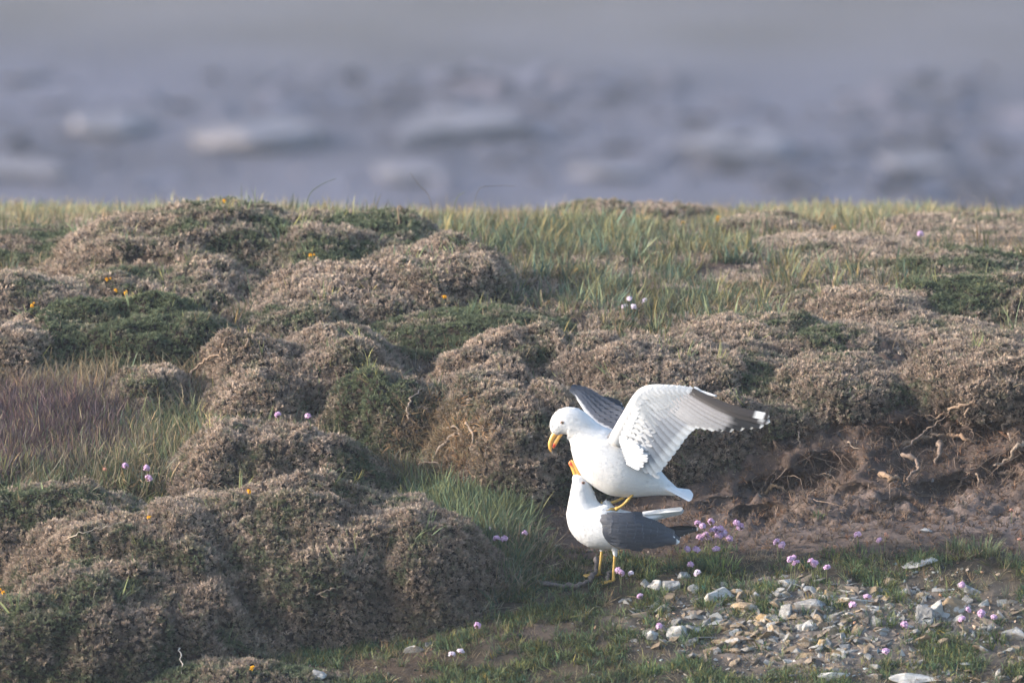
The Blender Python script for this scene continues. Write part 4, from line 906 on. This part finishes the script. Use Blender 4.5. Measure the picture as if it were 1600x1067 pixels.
def feather(name, parent, origin, p0, p1, wpx, col, bend=0.0, off=0.0, camber=.12, mat=None, nrm=(0, -1, 0), base=.55, tipround=.2, edge=0):
    """one vane: p0, p1 = (px, py, depth); col(t, s) gives the plumage colour along t and across s"""
    A = np.array(P3(p0[0], p0[1], YB + p0[2])); B = np.array(P3(p1[0], p1[1], YB + p1[2])); n = np.array(nrm, float); ax = B - A; L = np.linalg.norm(ax); ax /= L
    n = n - ax * n.dot(ax); n /= np.linalg.norm(n); sd_ = np.cross(n, ax); W = wpx / 440 / 2; V = []; C = []; Fc = []; SS = [-1, -.55, 0, .55, 1]
    for t in TT:
        wd = W * (base + (1 - base) * min(1, t * 2.2)); 
        if t > 1 - tipround: wd *= math.sqrt(max(.0, 1 - ((t - (1 - tipround)) / tipround) ** 2)) * .96 + .04
        c0 = A + ax * L * t + sd_ * bend * L * math.sin(math.pi * t) + n * (off + .05 * L * math.sin(math.pi * t) * camber * 4)
        for s in SS:
            V.append(c0 + sd_ * wd * s + n * (-camber * wd * s * s + (.0005 if s == 0 else 0)))
            c = np.array(col(t, s), float); 
            C.append(c * (.9 if s == 0 else 1))
    for i in range(len(TT) - 1):
        for k in range(4): Fc.append((i * 5 + k, i * 5 + k + 1, (i + 1) * 5 + k + 1, (i + 1) * 5 + k))
    me = mesh_np(name, np.array(V) - np.array(origin), Fc, [mat or M_feather], True, np.array(C)); return link(name, me, parent)
def sm(a, b_, t): t = min(1, max(0, (t - a) / (b_ - a))); return t * t * (3 - 2 * t)
def mixc(a, b_, t): return np.array(a) * (1 - t) + np.array(b_) * t
def plumage(name, parent, origin, V, Fc, tail_dir, n, L, col, keep=None, seed=1, W=.4):
    """soft contour feathers lying on the body"""
    r = np.random.default_rng(seed); F4 = np.array([f for f in Fc if len(f) == 4]); p, nr, _ = sample(V, F4, n)
    ctr = V.mean(0); flip = np.sign((nr * (p - ctr)).sum(1))[:, None]; nr = nr * flip; mb = MB()
    for a, m in zip(p, nr):
        if keep is not None and not keep(a): continue
        t = np.array(tail_dir(a), float) + r.normal(0, .12, 3); t = t - m * t.dot(m); t /= np.linalg.norm(t) + 1e-9; s = np.cross(m, t); l = L * r.uniform(.7, 1.2); w_ = l * W * .5
        b0 = a + m * .0004; mm = b0 + t * l * .6 + m * .0002; e = b0 + t * l + m * .00005; c = np.array(col(a) if callable(col) else col) * r.uniform(.97, 1.01)
        mb.add([b0 - s * w_ * .6, b0 + s * w_ * .6, mm + s * w_ - m * .0002, e + s * w_ * .4, e - s * w_ * .4, mm - s * w_ - m * .0002], [(0, 1, 2, 5), (5, 2, 3, 4)], c)
    return mb.build(name, M_white, parent, True, origin=origin, kind='stuff')
def eye(parent, origin, px, py, dep, r=.0032, iris=(.75, .68, .35)):
    c = P3(px, py, YB + dep) - Vector(origin); bm = bmesh.new(); bmesh.ops.create_uvsphere(bm, u_segments=20, v_segments=14, radius=r); me = bpy.data.meshes.new('eye'); bm.to_mesh(me); bm.free()
    cc = np.ones((len(me.vertices), 4), np.float32)
    for i, v in enumerate(me.vertices): d = v.co.normalized(); a = d.dot(Vector((-.25, -1, 0)).normalized()); cc[i, :3] = BLACK if a > .62 else iris
    me.color_attributes.new('col', 'FLOAT_COLOR', 'POINT').data.foreach_set('color', cc.ravel()); me.materials.append(M_eye); me.polygons.foreach_set('use_smooth', [True] * len(me.polygons))
    o = link('eye', me, parent); o.location = c
    mb = MB(); q = [(r * 1.12 * math.cos(t) * 1.15, -r * .45, r * 1.0 * math.sin(t)) for t in np.linspace(0, 2 * math.pi, 17)]; mb.tube(q, r * .22, 5, (.30, .06, .05), False); mb.build('eye_ring', M_skin, o)
def leg(parent, origin, pts, r, toes, web=True, name='leg'):
    q = [P3(a, b_, YB + d) - Vector(origin) for a, b_, d in pts]; mb = MB(); Y1 = (.50, .32, .075)
    cq = catmull([tuple(p) for p in q], 4); n = len(cq); t = np.linspace(0, 1, n); rad = r * (1 - .25 * np.sin(np.pi * t)) * (1 + .35 * np.exp(-((t - .42) / .07) ** 2)) * (1 + .3 * np.exp(-((t - 1) / .08) ** 2)); mb.tube(cq, rad, 9, Y1)
    lg = mb.build(name, M_skin, parent)
    foot = MB(); ank = Vector(cq[-1]); tips = []
    for (dx, dy, dz) in toes:
        e = ank + Vector((dx, dy, dz)); mid = ank.lerp(e, .5) + Vector((0, 0, .003)); foot.tube([ank, mid, e], [r * .8, r * .6, r * .45], 7, Y1)
        foot.tube([e, e + Vector((dx, dy, dz)).normalized() * .006 - Vector((0, 0, .002))], [r * .4, r * .08], 5, (.05, .04, .04)); tips.append(e)
    if web:
        for a, b_ in zip(tips[:-1], tips[1:]):
            m = (a + b_) / 2 * .82 + ank * .18; foot.add([ank + Vector((0, 0, .001)), a, m, b_, ank - Vector((0, 0, .001)), a - Vector((0, 0, .0016)), m - Vector((0, 0, .0016)), b_ - Vector((0, 0, .0016))], [(0, 1, 2), (0, 2, 3), (4, 6, 5), (4, 7, 6), (1, 5, 6, 2), (2, 6, 7, 3)], (.44, .28, .07))
    hal = ank + Vector((.014, .004, -.001)); foot.tube([ank + Vector((0, 0, .008)), hal], [r * .5, r * .25], 5, Y1)
    foot.build('foot', M_skin, lg)

# ---- lower gull, standing, head thrown up
o0 = tuple(P3(950, 905, YB)); LG = thing('standing_gull', 'lower gull standing on the turf with folded slate wings and bill pointing straight up', 'gull', o0, 'pair of black-backed gulls')
rings = [(899.5, 741, 4, .008), (901, 745, 7.5, .014), (904.5, 751, 12, .021), (907.5, 759, 15.5, .027), (909, 768, 18, .029), (910, 778, 21, .032), (911, 788, 24.5, .038), (914, 799, 31, .05), (921, 809, 37, .062), (934, 818, 39, .072), (950, 824, 35, .078), (970, 827, 31, .078), (990, 827, 27, .07), (1006, 824, 19, .054), (1018, 820, 10, .032), (1027, 816, 3, .012)]
bo, BV, BF = loft('body', rings, LG, M_white, WHITE, o0, 32)
plumage('body_plumage', LG, o0, BV, BF, lambda a: (1, 0, -.1) if a[0] > P3(925, 0, YB).x else (.25, 0, -1), 3600, .011, WHITE, keep=lambda a: (Vector(a) - P3(911.5, 754, YB - .024)).length > .011)
sp = [(905.5, 734, 5.6, .0075), (903, 738, 7.0, .0095), (901, 743, 6.5, .010)]
OR = (.80, .42, .10); RED = (.72, .06, .04)
# bill pointing up: culmen on the right, red gonys spot on the left
loft('upper_bill', [(905, 744, 4.2, .0075), (903, 738, 3.6, .0065), (899.5, 730, 2.9, .005), (895.5, 723, 2.3, .004), (892.5, 718.5, 1.0, .0018)], LG, M_bill, OR, o0, 14, 5)
def billc(V):
    c = np.tile(np.array(OR, float), (len(V), 1)); p = np.array(P3(892.5, 724.5, YB)); d = np.hypot(V[:, 0] - p[0], V[:, 2] - p[2]); w_ = np.clip(1.6 - d / .0075, 0, 1)[:, None]; return c * (1 - w_) + np.array(RED) * w_
loft('lower_bill', [(899.5, 742, 3.8, .0065), (897, 736, 3.2, .0055), (894, 729, 2.9, .0048), (891.5, 724, 3.0, .0042), (890.8, 720, .9, .0018)], LG, M_bill, billc, o0, 14, 5)
eye(LG, o0, 911.5, 754, -.0232, .0042)
# folded wings and back
for side in (-1, 1):
    dd = -.043 if side < 0 else .043; up = 0 if side < 0 else 1
    wr = [(931, 815 - up, 7, .012, dd * .95), (939, 819 - up, 18, .030, dd * .95), (956, 825 - up, 25.5, .045, dd), (978, 829 - up, 28.5, .048, dd), (1000, 830.5 - up, 26, .044, dd), (1020, 834 - up, 19, .034, dd * .9), (1040, 838 - up, 12, .022, dd * .75), (1055, 841 - up, 6.5, .012, dd * .6), (1062, 842 - up, 2, .004, dd * .55)]
    wo, WV, WF = loft('wing', wr, LG, M_feather, SLATE, o0, 24)
    Wq = catmull(np.array(wr, float), 6)
    def wing_depth(px, py):
        i = np.argmin(np.abs(Wq[:, 0] - px)); s = (py - Wq[i, 1]) / max(Wq[i, 2], 1); return Wq[i, 4] + side * Wq[i, 3] * math.sqrt(max(.04, 1 - min(1, s * s)))
    nv = (0, side, .15)
    if True:
        rr = np.random.default_rng(5)
        for row in range(9):                                        # rows of scapulars and coverts
            for k in range(11):
                u = k / 10; px = 936 + row * 12.0 + rr.normal(0, 1); i = np.argmin(np.abs(Wq[:, 0] - px)); h = Wq[i, 2]; cy = Wq[i, 1]
                if h < 9: continue
                py = cy - h * .92 + 2 * h * .92 * u + (2.2 if row % 2 else 0) + rr.normal(0, .8)
                if abs(py - cy) > h * .93: continue
                l = 21; ex, ey = px + l, py + l * (.16 - .40 * (py - cy) / h * (px > 985)) * .9
                g = rr.uniform(.88, 1.12); cc = lambda t, s, g=g: mixc(np.array(SLATE) * g, np.array(SLATE_E) * g, sm(.86, .97, t) * .75)
                j2 = np.argmin(np.abs(Wq[:, 0] - ex)); ey = max(Wq[j2, 1] - Wq[j2, 2] * .98, min(Wq[j2, 1] + Wq[j2, 2] * .98, ey))
                feather('covert_feather', wo, o0, (px, py, wing_depth(px, py)), (ex, ey, wing_depth(ex, ey) + side * .0015), 11.5, cc, 0, .0012, .18, None, nv)
    for k in range(5):                                              # tertials with white tips
        px, py = 1000 + k * 4, 822 + k * 5.5; ex, ey = 1040 + k * 5, 828 + k * 4.6
        if side > 0: continue
        cc = lambda t, s: mixc(SLATE, (.62, .63, .65), sm(.90, .95, t))
        feather('tertial_feather', wo, o0, (px, py, wing_depth(px, py)), (ex, ey, dd * .75 + side * .006 * (1 + k * .3)), 11, cc, .04, .003, .15, None, nv)
    for k in range(5):                                              # black wing tips
        px, py = 1030, 829 + k * 2; ex, ey = [(1091, 827), (1084, 829), (1077, 832), (1070, 835), (1064, 839)][k]
        cc = lambda t, s: mixc(BLACK, (.7, .7, .7), sm(.95, .985, t) * .9)
        feather('primary_feather', wo, o0, (px, py, dd * .6), (ex, ey - up * 2, dd * .3 + side * .002 * k), 5.6 - .3 * k, cc, -.05, .001 * k, .15, None, nv, tipround=.12)
    if side < 0: feather('secondary_feather', wo, o0, (1010, 850, wing_depth(1010, 850)), (1062, 846, dd * .62), 9, lambda t, s: mixc(SLATE, (.75, .76, .78), max(sm(.86, .92, t), 0)), .05, .002, .15, None, nv)
loft('mantle', [(939, 806, 3, .018), (946, 806, 7, .036), (960, 807, 8.5, .050), (980, 808.5, 9, .054), (1000, 812, 8.5, .048), (1020, 819, 7, .034), (1040, 828, 5, .018), (1052, 834, 2, .006)], LG, M_feather, SLATE, o0, 20)
tl, _, _ = loft('tail', [(996, 813, 9, .03), (1010, 809.5, 7.5, .03), (1026, 805.5, 5, .024), (1041, 802, 2.5, .012)], LG, M_white, WHITE, o0, 16)
for k in range(12):
    f = (k - 5.5) / 5.5; feather('tail_feather', tl, o0, (1004, 808.5 + f * 6, f * .014 - .006), (1069 - abs(f) * 2, 797.5 + f * 2.0, f * .026 - .006), 7.5, lambda t, s: WHITE, 0, .0003 * (11 - k), .03, M_white, (-.1, -.9, .8), base=.8, tipround=.07)
leg(LG, o0, [(943, 848, .022), (940.5, 860, .022), (939, 873, .022), (937, 886, .022), (935.5, 898, .022)], .0058, [(-.050, -.022, -.004), (-.058, .008, -.003), (-.040, .034, -.002)])
leg(LG, o0, [(958, 850, -.03), (961, 862, -.03), (960, 874, -.03), (959, 890, -.03), (958.5, 908, -.03)], .0058, [(-.042, -.034, -.006), (-.058, -.008, -.005), (-.048, .022, -.004)])
loft('thigh_plumage', [(957, 846, 10, .022, -.03), (960, 856, 6, .014, -.03), (961.5, 866, 3.4, .009, -.03), (961.5, 871, 1, .002, -.03)], LG, M_white, WHITE, o0, 14)
loft('thigh_plumage', [(943, 846, 10, .022, .022), (941, 855, 6, .014, .022), (940, 861, 2.5, .006, .022)], LG, M_white, WHITE, o0, 14)

# ---- upper gull, balancing on the back of the other with wings raised
YB = YB + .0
o1 = tuple(P3(965, 795, YB)); UG = thing('landing_gull', 'upper gull balancing on the back of the other with both wings raised, head bent down', 'gull', o1, 'pair of black-backed gulls')
rings = [(868, 678, 5, .009), (869.5, 673.5, 11, .017), (873, 668, 17, .024), (879, 663, 22, .029), (887, 660.5, 25, .032), (897, 663, 25.5, .034), (906.5, 670, 25, .036), (914, 679, 28, .041), (922, 690, 35, .052), (933, 703, 42.5, .066), (948, 717, 47, .077), (967, 729, 47, .082), (986, 738, 42, .078), (1004, 746, 33.5, .066), (1020, 753, 24, .05), (1034, 759, 16, .036), (1046, 764, 10.5, .026), (1055, 768, 7, .02)]
bo, BV, BF = loft('body', rings, UG, M_white, WHITE, o1, 34)
plumage('body_plumage', UG, o1, BV, BF, lambda a: (.8, 0, -.45) if a[0] > P3(905, 0, YB).x else (1, 0, .25), 5200, .011, WHITE, keep=lambda a: (Vector(a) - P3(878.5, 660, YB - .03)).length > .011, seed=2)
loft('upper_bill', [(877, 670, 3.6, .0075), (871, 673.5, 4.4, .008), (865.8, 679.5, 4.2, .0065), (861.6, 687, 3.6, .0052), (859.6, 694, 3.2, .0045), (859.6, 700.5, 2.3, .003), (861.5, 706, .7, .001)], UG, M_bill, OR, o1, 14, 5)
def billc(V):
    c = np.tile(np.array(OR, float), (len(V), 1)); p = np.array(P3(865.5, 696, YB)); d = np.hypot(V[:, 0] - p[0], V[:, 2] - p[2]); w_ = np.clip(1.6 - d / .007, 0, 1)[:, None]; return c * (1 - w_) + np.array(RED) * w_
loft('lower_bill', [(880, 674, 3.4, .007), (875, 680, 3.2, .0065), (870.5, 687, 2.8, .005), (867, 693.5, 3.0, .0045), (864, 700, 1.6, .002)], UG, M_bill, billc, o1, 14, 5)
mbg = MB(); mbg.tube([P3(871, 677, YB - .0095) - Vector(o1), P3(876, 672, YB - .0155) - Vector(o1), P3(881, 669.5, YB - .021) - Vector(o1)], [.0008, .0011, .0006], 6, (.4, .06, .04)); mbg.build('gape', M_skin, UG)
eye(UG, o1, 878.5, 660, -.0282, .0045)
# far wing: upper side, slate lightened to paint in a sunlit sheen, seen behind the head
def patch(name, E1, E2, parent, origin, mat, col, nu=24, nv=10, bulge=.012, thick=.005):
    A = catmull(E1, 8); B = catmull(E2, 8); ta = np.linspace(0, len(A) - 1, nu); A = np.stack([np.interp(ta, range(len(A)), A[:, k]) for k in range(3)], 1); tb = np.linspace(0, len(B) - 1, nu); B = np.stack([np.interp(tb, range(len(B)), B[:, k]) for k in range(3)], 1)
    V = []; C = []
    for sgn in (-1, 1):
        for i in range(nu):
            for j in range(nv):
                t = j / (nv - 1); p = A[i] * (1 - t) + B[i] * t; e = math.sin(math.pi * t) ** .5 * math.sin(math.pi * min(1, .12 + .88 * i / (nu - 1)) ) ** .3 if 0 < j < nv - 1 else 0
                q = P3(p[0], p[1], YB + p[2]); q.y += (-bulge if sgn < 0 else thick) * e; V.append(q - Vector(origin)); C.append(col(i / (nu - 1), t))
    Fc = []
    for s in (0, 1):
        for i in range(nu - 1):
            for j in range(nv - 1):
                a = s * nu * nv + i * nv + j; f = (a, a + 1, a + nv + 1, a + nv); Fc.append(f if s == 0 else f[::-1])
    return link(name, mesh_np(name, V, Fc, [mat], True, np.array(C)), parent)
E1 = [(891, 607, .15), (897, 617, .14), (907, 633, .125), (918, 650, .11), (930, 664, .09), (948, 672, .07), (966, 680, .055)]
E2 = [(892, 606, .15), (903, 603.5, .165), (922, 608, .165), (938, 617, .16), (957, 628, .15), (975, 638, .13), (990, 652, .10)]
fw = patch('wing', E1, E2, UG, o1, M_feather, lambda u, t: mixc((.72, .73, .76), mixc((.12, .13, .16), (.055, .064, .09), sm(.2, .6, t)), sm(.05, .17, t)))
rr = np.random.default_rng(9)
A_ = catmull(E1, 8); B_ = catmull(E2, 8)
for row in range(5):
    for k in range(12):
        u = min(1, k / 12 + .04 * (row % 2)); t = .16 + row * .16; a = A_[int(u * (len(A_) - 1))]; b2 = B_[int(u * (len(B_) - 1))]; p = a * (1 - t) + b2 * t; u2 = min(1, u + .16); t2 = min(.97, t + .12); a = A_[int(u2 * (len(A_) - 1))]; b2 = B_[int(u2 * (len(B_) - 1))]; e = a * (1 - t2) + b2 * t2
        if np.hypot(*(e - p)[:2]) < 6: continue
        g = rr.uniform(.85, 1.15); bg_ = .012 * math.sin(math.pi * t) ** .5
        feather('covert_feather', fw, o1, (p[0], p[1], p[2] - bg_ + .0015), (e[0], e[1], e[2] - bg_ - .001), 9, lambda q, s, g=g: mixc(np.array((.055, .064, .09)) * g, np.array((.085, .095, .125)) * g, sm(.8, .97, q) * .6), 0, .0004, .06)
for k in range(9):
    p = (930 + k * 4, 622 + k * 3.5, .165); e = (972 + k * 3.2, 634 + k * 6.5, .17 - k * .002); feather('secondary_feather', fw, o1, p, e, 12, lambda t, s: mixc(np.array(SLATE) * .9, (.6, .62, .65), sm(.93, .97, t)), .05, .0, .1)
# near wing: pale underside towards the camera
def wd(px, py):
    """depth of the raised near wing: it leans towards the camera with height and reach"""
    return -.078 - .045 * np.clip((700 - py) / 100, -.4, 1) - .20 * np.clip((px - 965) / 240, 0, 1)
nw, _, _ = loft('wing', [(a, c, h, d, float(wd(a, c)) + d * .8) for a, c, h, d in [(960, 694, 12, .014), (972, 672, 13, .017), (985, 648, 12, .016), (996, 627, 11, .014), (1006, 614, 9.5, .012), (1022, 609, 8.5, .010), (1045, 608, 7, .008), (1070, 609, 5.5, .006), (1098, 613.5, 3, .004), (1120, 619, 1.2, .002)]], UG, M_white, WHITE, o1, 18, 5)
nd = (0, -1, .25)
PT = [(1203, 652), (1204, 660), (1194, 666), (1180, 667), (1164, 669.5), (1147, 671.5), (1133, 671), (1120, 669.5), (1108, 667), (1097, 665)]
PB = [(1082, 610), (1078, 612), (1073, 614), (1068, 616), (1063, 618), (1058, 620), (1053, 622), (1049, 625), (1045, 628), (1041, 631)]
DK = (.024, .019, .018); GR = (.21, .205, .22); LG_ = (.42, .42, .44); WT = (.66, .67, .68)
def pcol(i):
    def f(t, s):
        if i == 0: c = mixc(DK, WT, sm(.835, .85, t) * (1 - sm(.935, .95, t))); return mixc(c, WT, sm(.975, .99, t) * .6)
        if i == 1: c = mixc(mixc((.065, .058, .058), DK, sm(.4, .6, t)), WT, sm(.86, .88, t) * (1 - sm(.92, .935, t)) * (1 if s > -.2 else .2)); return mixc(c, WT, sm(.965, .985, t))
        if i < 7:
            bl = [0, 0, .62, .72, .78, .84, .90][i]; c = mixc(mixc(GR, LG_, (i - 2) / 5 * .6 + .25 * (s < 0)), BLACK, sm(bl, bl + .03, t)); return mixc(c, WT, sm(.955, .97, t))
        return mixc(mixc(GR, LG_, .9), WT, sm(.84, .9, t))
    return f
for i in range(10):
    (a, c), (e, g) = PB[i], PT[i]
    feather('primary_feather', nw, o1, (a, c, wd(a, c)), (e, g, wd(e, g)), 11.5 + min(i, 5) * .8, pcol(i), -.055 + .004 * i, .009 - .0009 * i, .1, None, nd, base=.7, tipround=.085 if i < 7 else .06)
ST = [(1088, 669), (1080, 676), (1073, 684), (1066, 693), (1060, 702), (1053, 711), (1046, 720), (1039, 729), (1032, 737), (1024, 741), (1015, 738), (1007, 732), (999, 722)]
SB = [(1036, 632), (1030, 634), (1024, 636), (1018, 640), (1013, 645), (1008, 650), (1003, 655), (998, 660), (993, 666), (989, 671), (985, 676), (981, 681), (977, 686)]
for i in range(13):
    (a, c), (e, g) = SB[i], ST[i]
    feather('secondary_feather', nw, o1, (a, c, wd(a, c)), (e, g, wd(e, g)), 14.5, lambda t, s: mixc((.40, .41, .44), WT, sm(.76, .82, t)), -.03, -.0002 * i, .03, None, nd, base=.8, tipround=.05)
Lc = catmull([(966, 680), (975, 657), (986, 636), (994, 619), (1003, 609), (1018, 603), (1040, 601.5), (1063, 602.5), (1085, 606.5), (1104, 612)], 8); Tc = catmull([(1000, 716), (1012, 702), (1018, 684), (1021, 666), (1025, 660), (1036, 648), (1052, 645), (1068, 645), (1085, 638), (1108, 625)], 8)
for row in range(5, -1, -1):                                         # underwing coverts, shortest rows nearest the edge lie on top
    for k in range(22):
        u = .93 * (k + .5 * (row % 2)) / 22; i = min(len(Lc) - 1, int(u * (len(Lc) - 1))); i2 = min(len(Tc) - 1, i + 4)
        t0 = row / 6.2 - .06; t1 = row / 6.2 + .34; p = Lc[i] * (1 - t0) + Tc[i] * t0; e = Lc[i2] * (1 - t1) + Tc[i2] * t1; t1 = min(t1, 1.1)
        p = Lc[i] * (1 - max(t0, .07)) + Tc[i] * max(t0, .07); l = np.hypot(*(e - p));
        g = rr.uniform(.97, 1.02); cc = np.array((.64, .645, .65) if row < 4 else (.58, .585, .60)) * g
        feather('covert_feather', nw, o1, (p[0], p[1], wd(*p)), (e[0] + rr.normal(0, 1), e[1] + rr.normal(0, 1), wd(*e)), 12.5, lambda t, s, cc=cc: cc * (1 - .06 * sm(.8, 1, t)), 0, .003 + .0005 * (5 - row), .015, None, nd, base=.85, tipround=.5)
for k in range(9):                                                   # axillaries spilling over the flank
    p = (968 + k * 1.5, 690 + k * 4.2); e = (1013 - abs(k - 4) * 3.2 + (k % 2) * 3, 700 + k * 4.2)
    feather('axillary_feather', nw, o1, (p[0], p[1], float(wd(*p)) - .012), (e[0], e[1], float(wd(*e)) - .020), 7.5, lambda t, s: WHITE, .03, .004 + .001 * (k % 3), .15, M_white, nd, tipround=.35)
for k in range(6):                                                   # slate scapulars where the wing joins
    feather('scapular_feather', nw, o1, (949 + k * 2.2, 684 - k * 2.0, -.060 - .003 * k), (963 + k * 1.8, 672 - k * 2.2, -.076 - .002 * k), 8, lambda t, s: (.16, .17, .195), 0, .002, .15, None, nd)
for k in range(4):                                                   # tertials and dark tips at the rear of the wing root
    feather('tertial_feather', nw, o1, (988 + k * 4, 712 + k * 5, -.07), (1016 + k * 5, 734 + k * 4.4, -.075), 7, lambda t, s: mixc((.12, .13, .16), (.7, .7, .72), sm(.6, .75, t)), 0, .004, .1, None, nd)
tl, _, _ = loft('tail', [(1030, 758, 13, .034), (1042, 762.5, 9, .032), (1054, 766, 6, .03), (1066, 769, 3, .028)], UG, M_white, WHITE, o1, 16)
for k in range(12):
    f = (k - 5.5) / 5.5; feather('tail_feather', tl, o1, (1034, 760 + f * 3, f * .018), (1083 - abs(f) * 2.5, 774.5 + f * 6.5 * -1, f * .055), 12, lambda t, s: WHITE, 0, .0006 * (5.5 - abs(k - 5.5)), .04, M_white, (.1, -.55, 1), base=.8, tipround=.06)
leg(UG, o1, [(990, 770, -.035), (983, 779, -.038), (973, 789, -.038), (962, 795.5, -.034)], .0062, [(-.038, -.016, -.004), (-.046, .004, -.001), (-.034, .022, 0)], name='leg')
leg(UG, o1, [(975, 777, .02), (962, 783, .02), (950, 786, .018), (939, 788, .012)], .0058, [(-.008, -.018, -.014), (-.018, 0, -.010), (-.008, .018, -.010)], name='leg')

# ------------------------------------------------------------------ sea air between the headland and the shore
bm = bmesh.new(); bmesh.ops.create_cube(bm, size=1); me = bpy.data.meshes.new('haze'); bm.to_mesh(me); bm.free()
hz = link('haze', me, kind='stuff'); zlo = float(GP[:, 2].min()) - 1; zhi = max(float(GP[:, 2].max()), ZC) + .6
hz.location = (0, (GP[:, 1].min() + GP[:, 1].max()) / 2, (zlo + zhi) / 2); hz.scale = (GP[:, 0].max() * 2 + 20, GP[:, 1].max() - GP[:, 1].min() + 20, zhi - zlo)
mh = bpy.data.materials.new('haze'); mh.use_nodes = True; nt = mh.node_tree; nt.nodes.remove(nt.nodes['Principled BSDF'])
pv = nt.nodes.new('ShaderNodeVolumePrincipled'); pv.inputs['Density'].default_value = .00042; pv.inputs['Color'].default_value = (.78, .86, 1.0, 1); pv.inputs['Anisotropy'].default_value = .2
nt.links.new(pv.outputs[0], nt.nodes['Material Output'].inputs['Volume']); me.materials.append(mh)
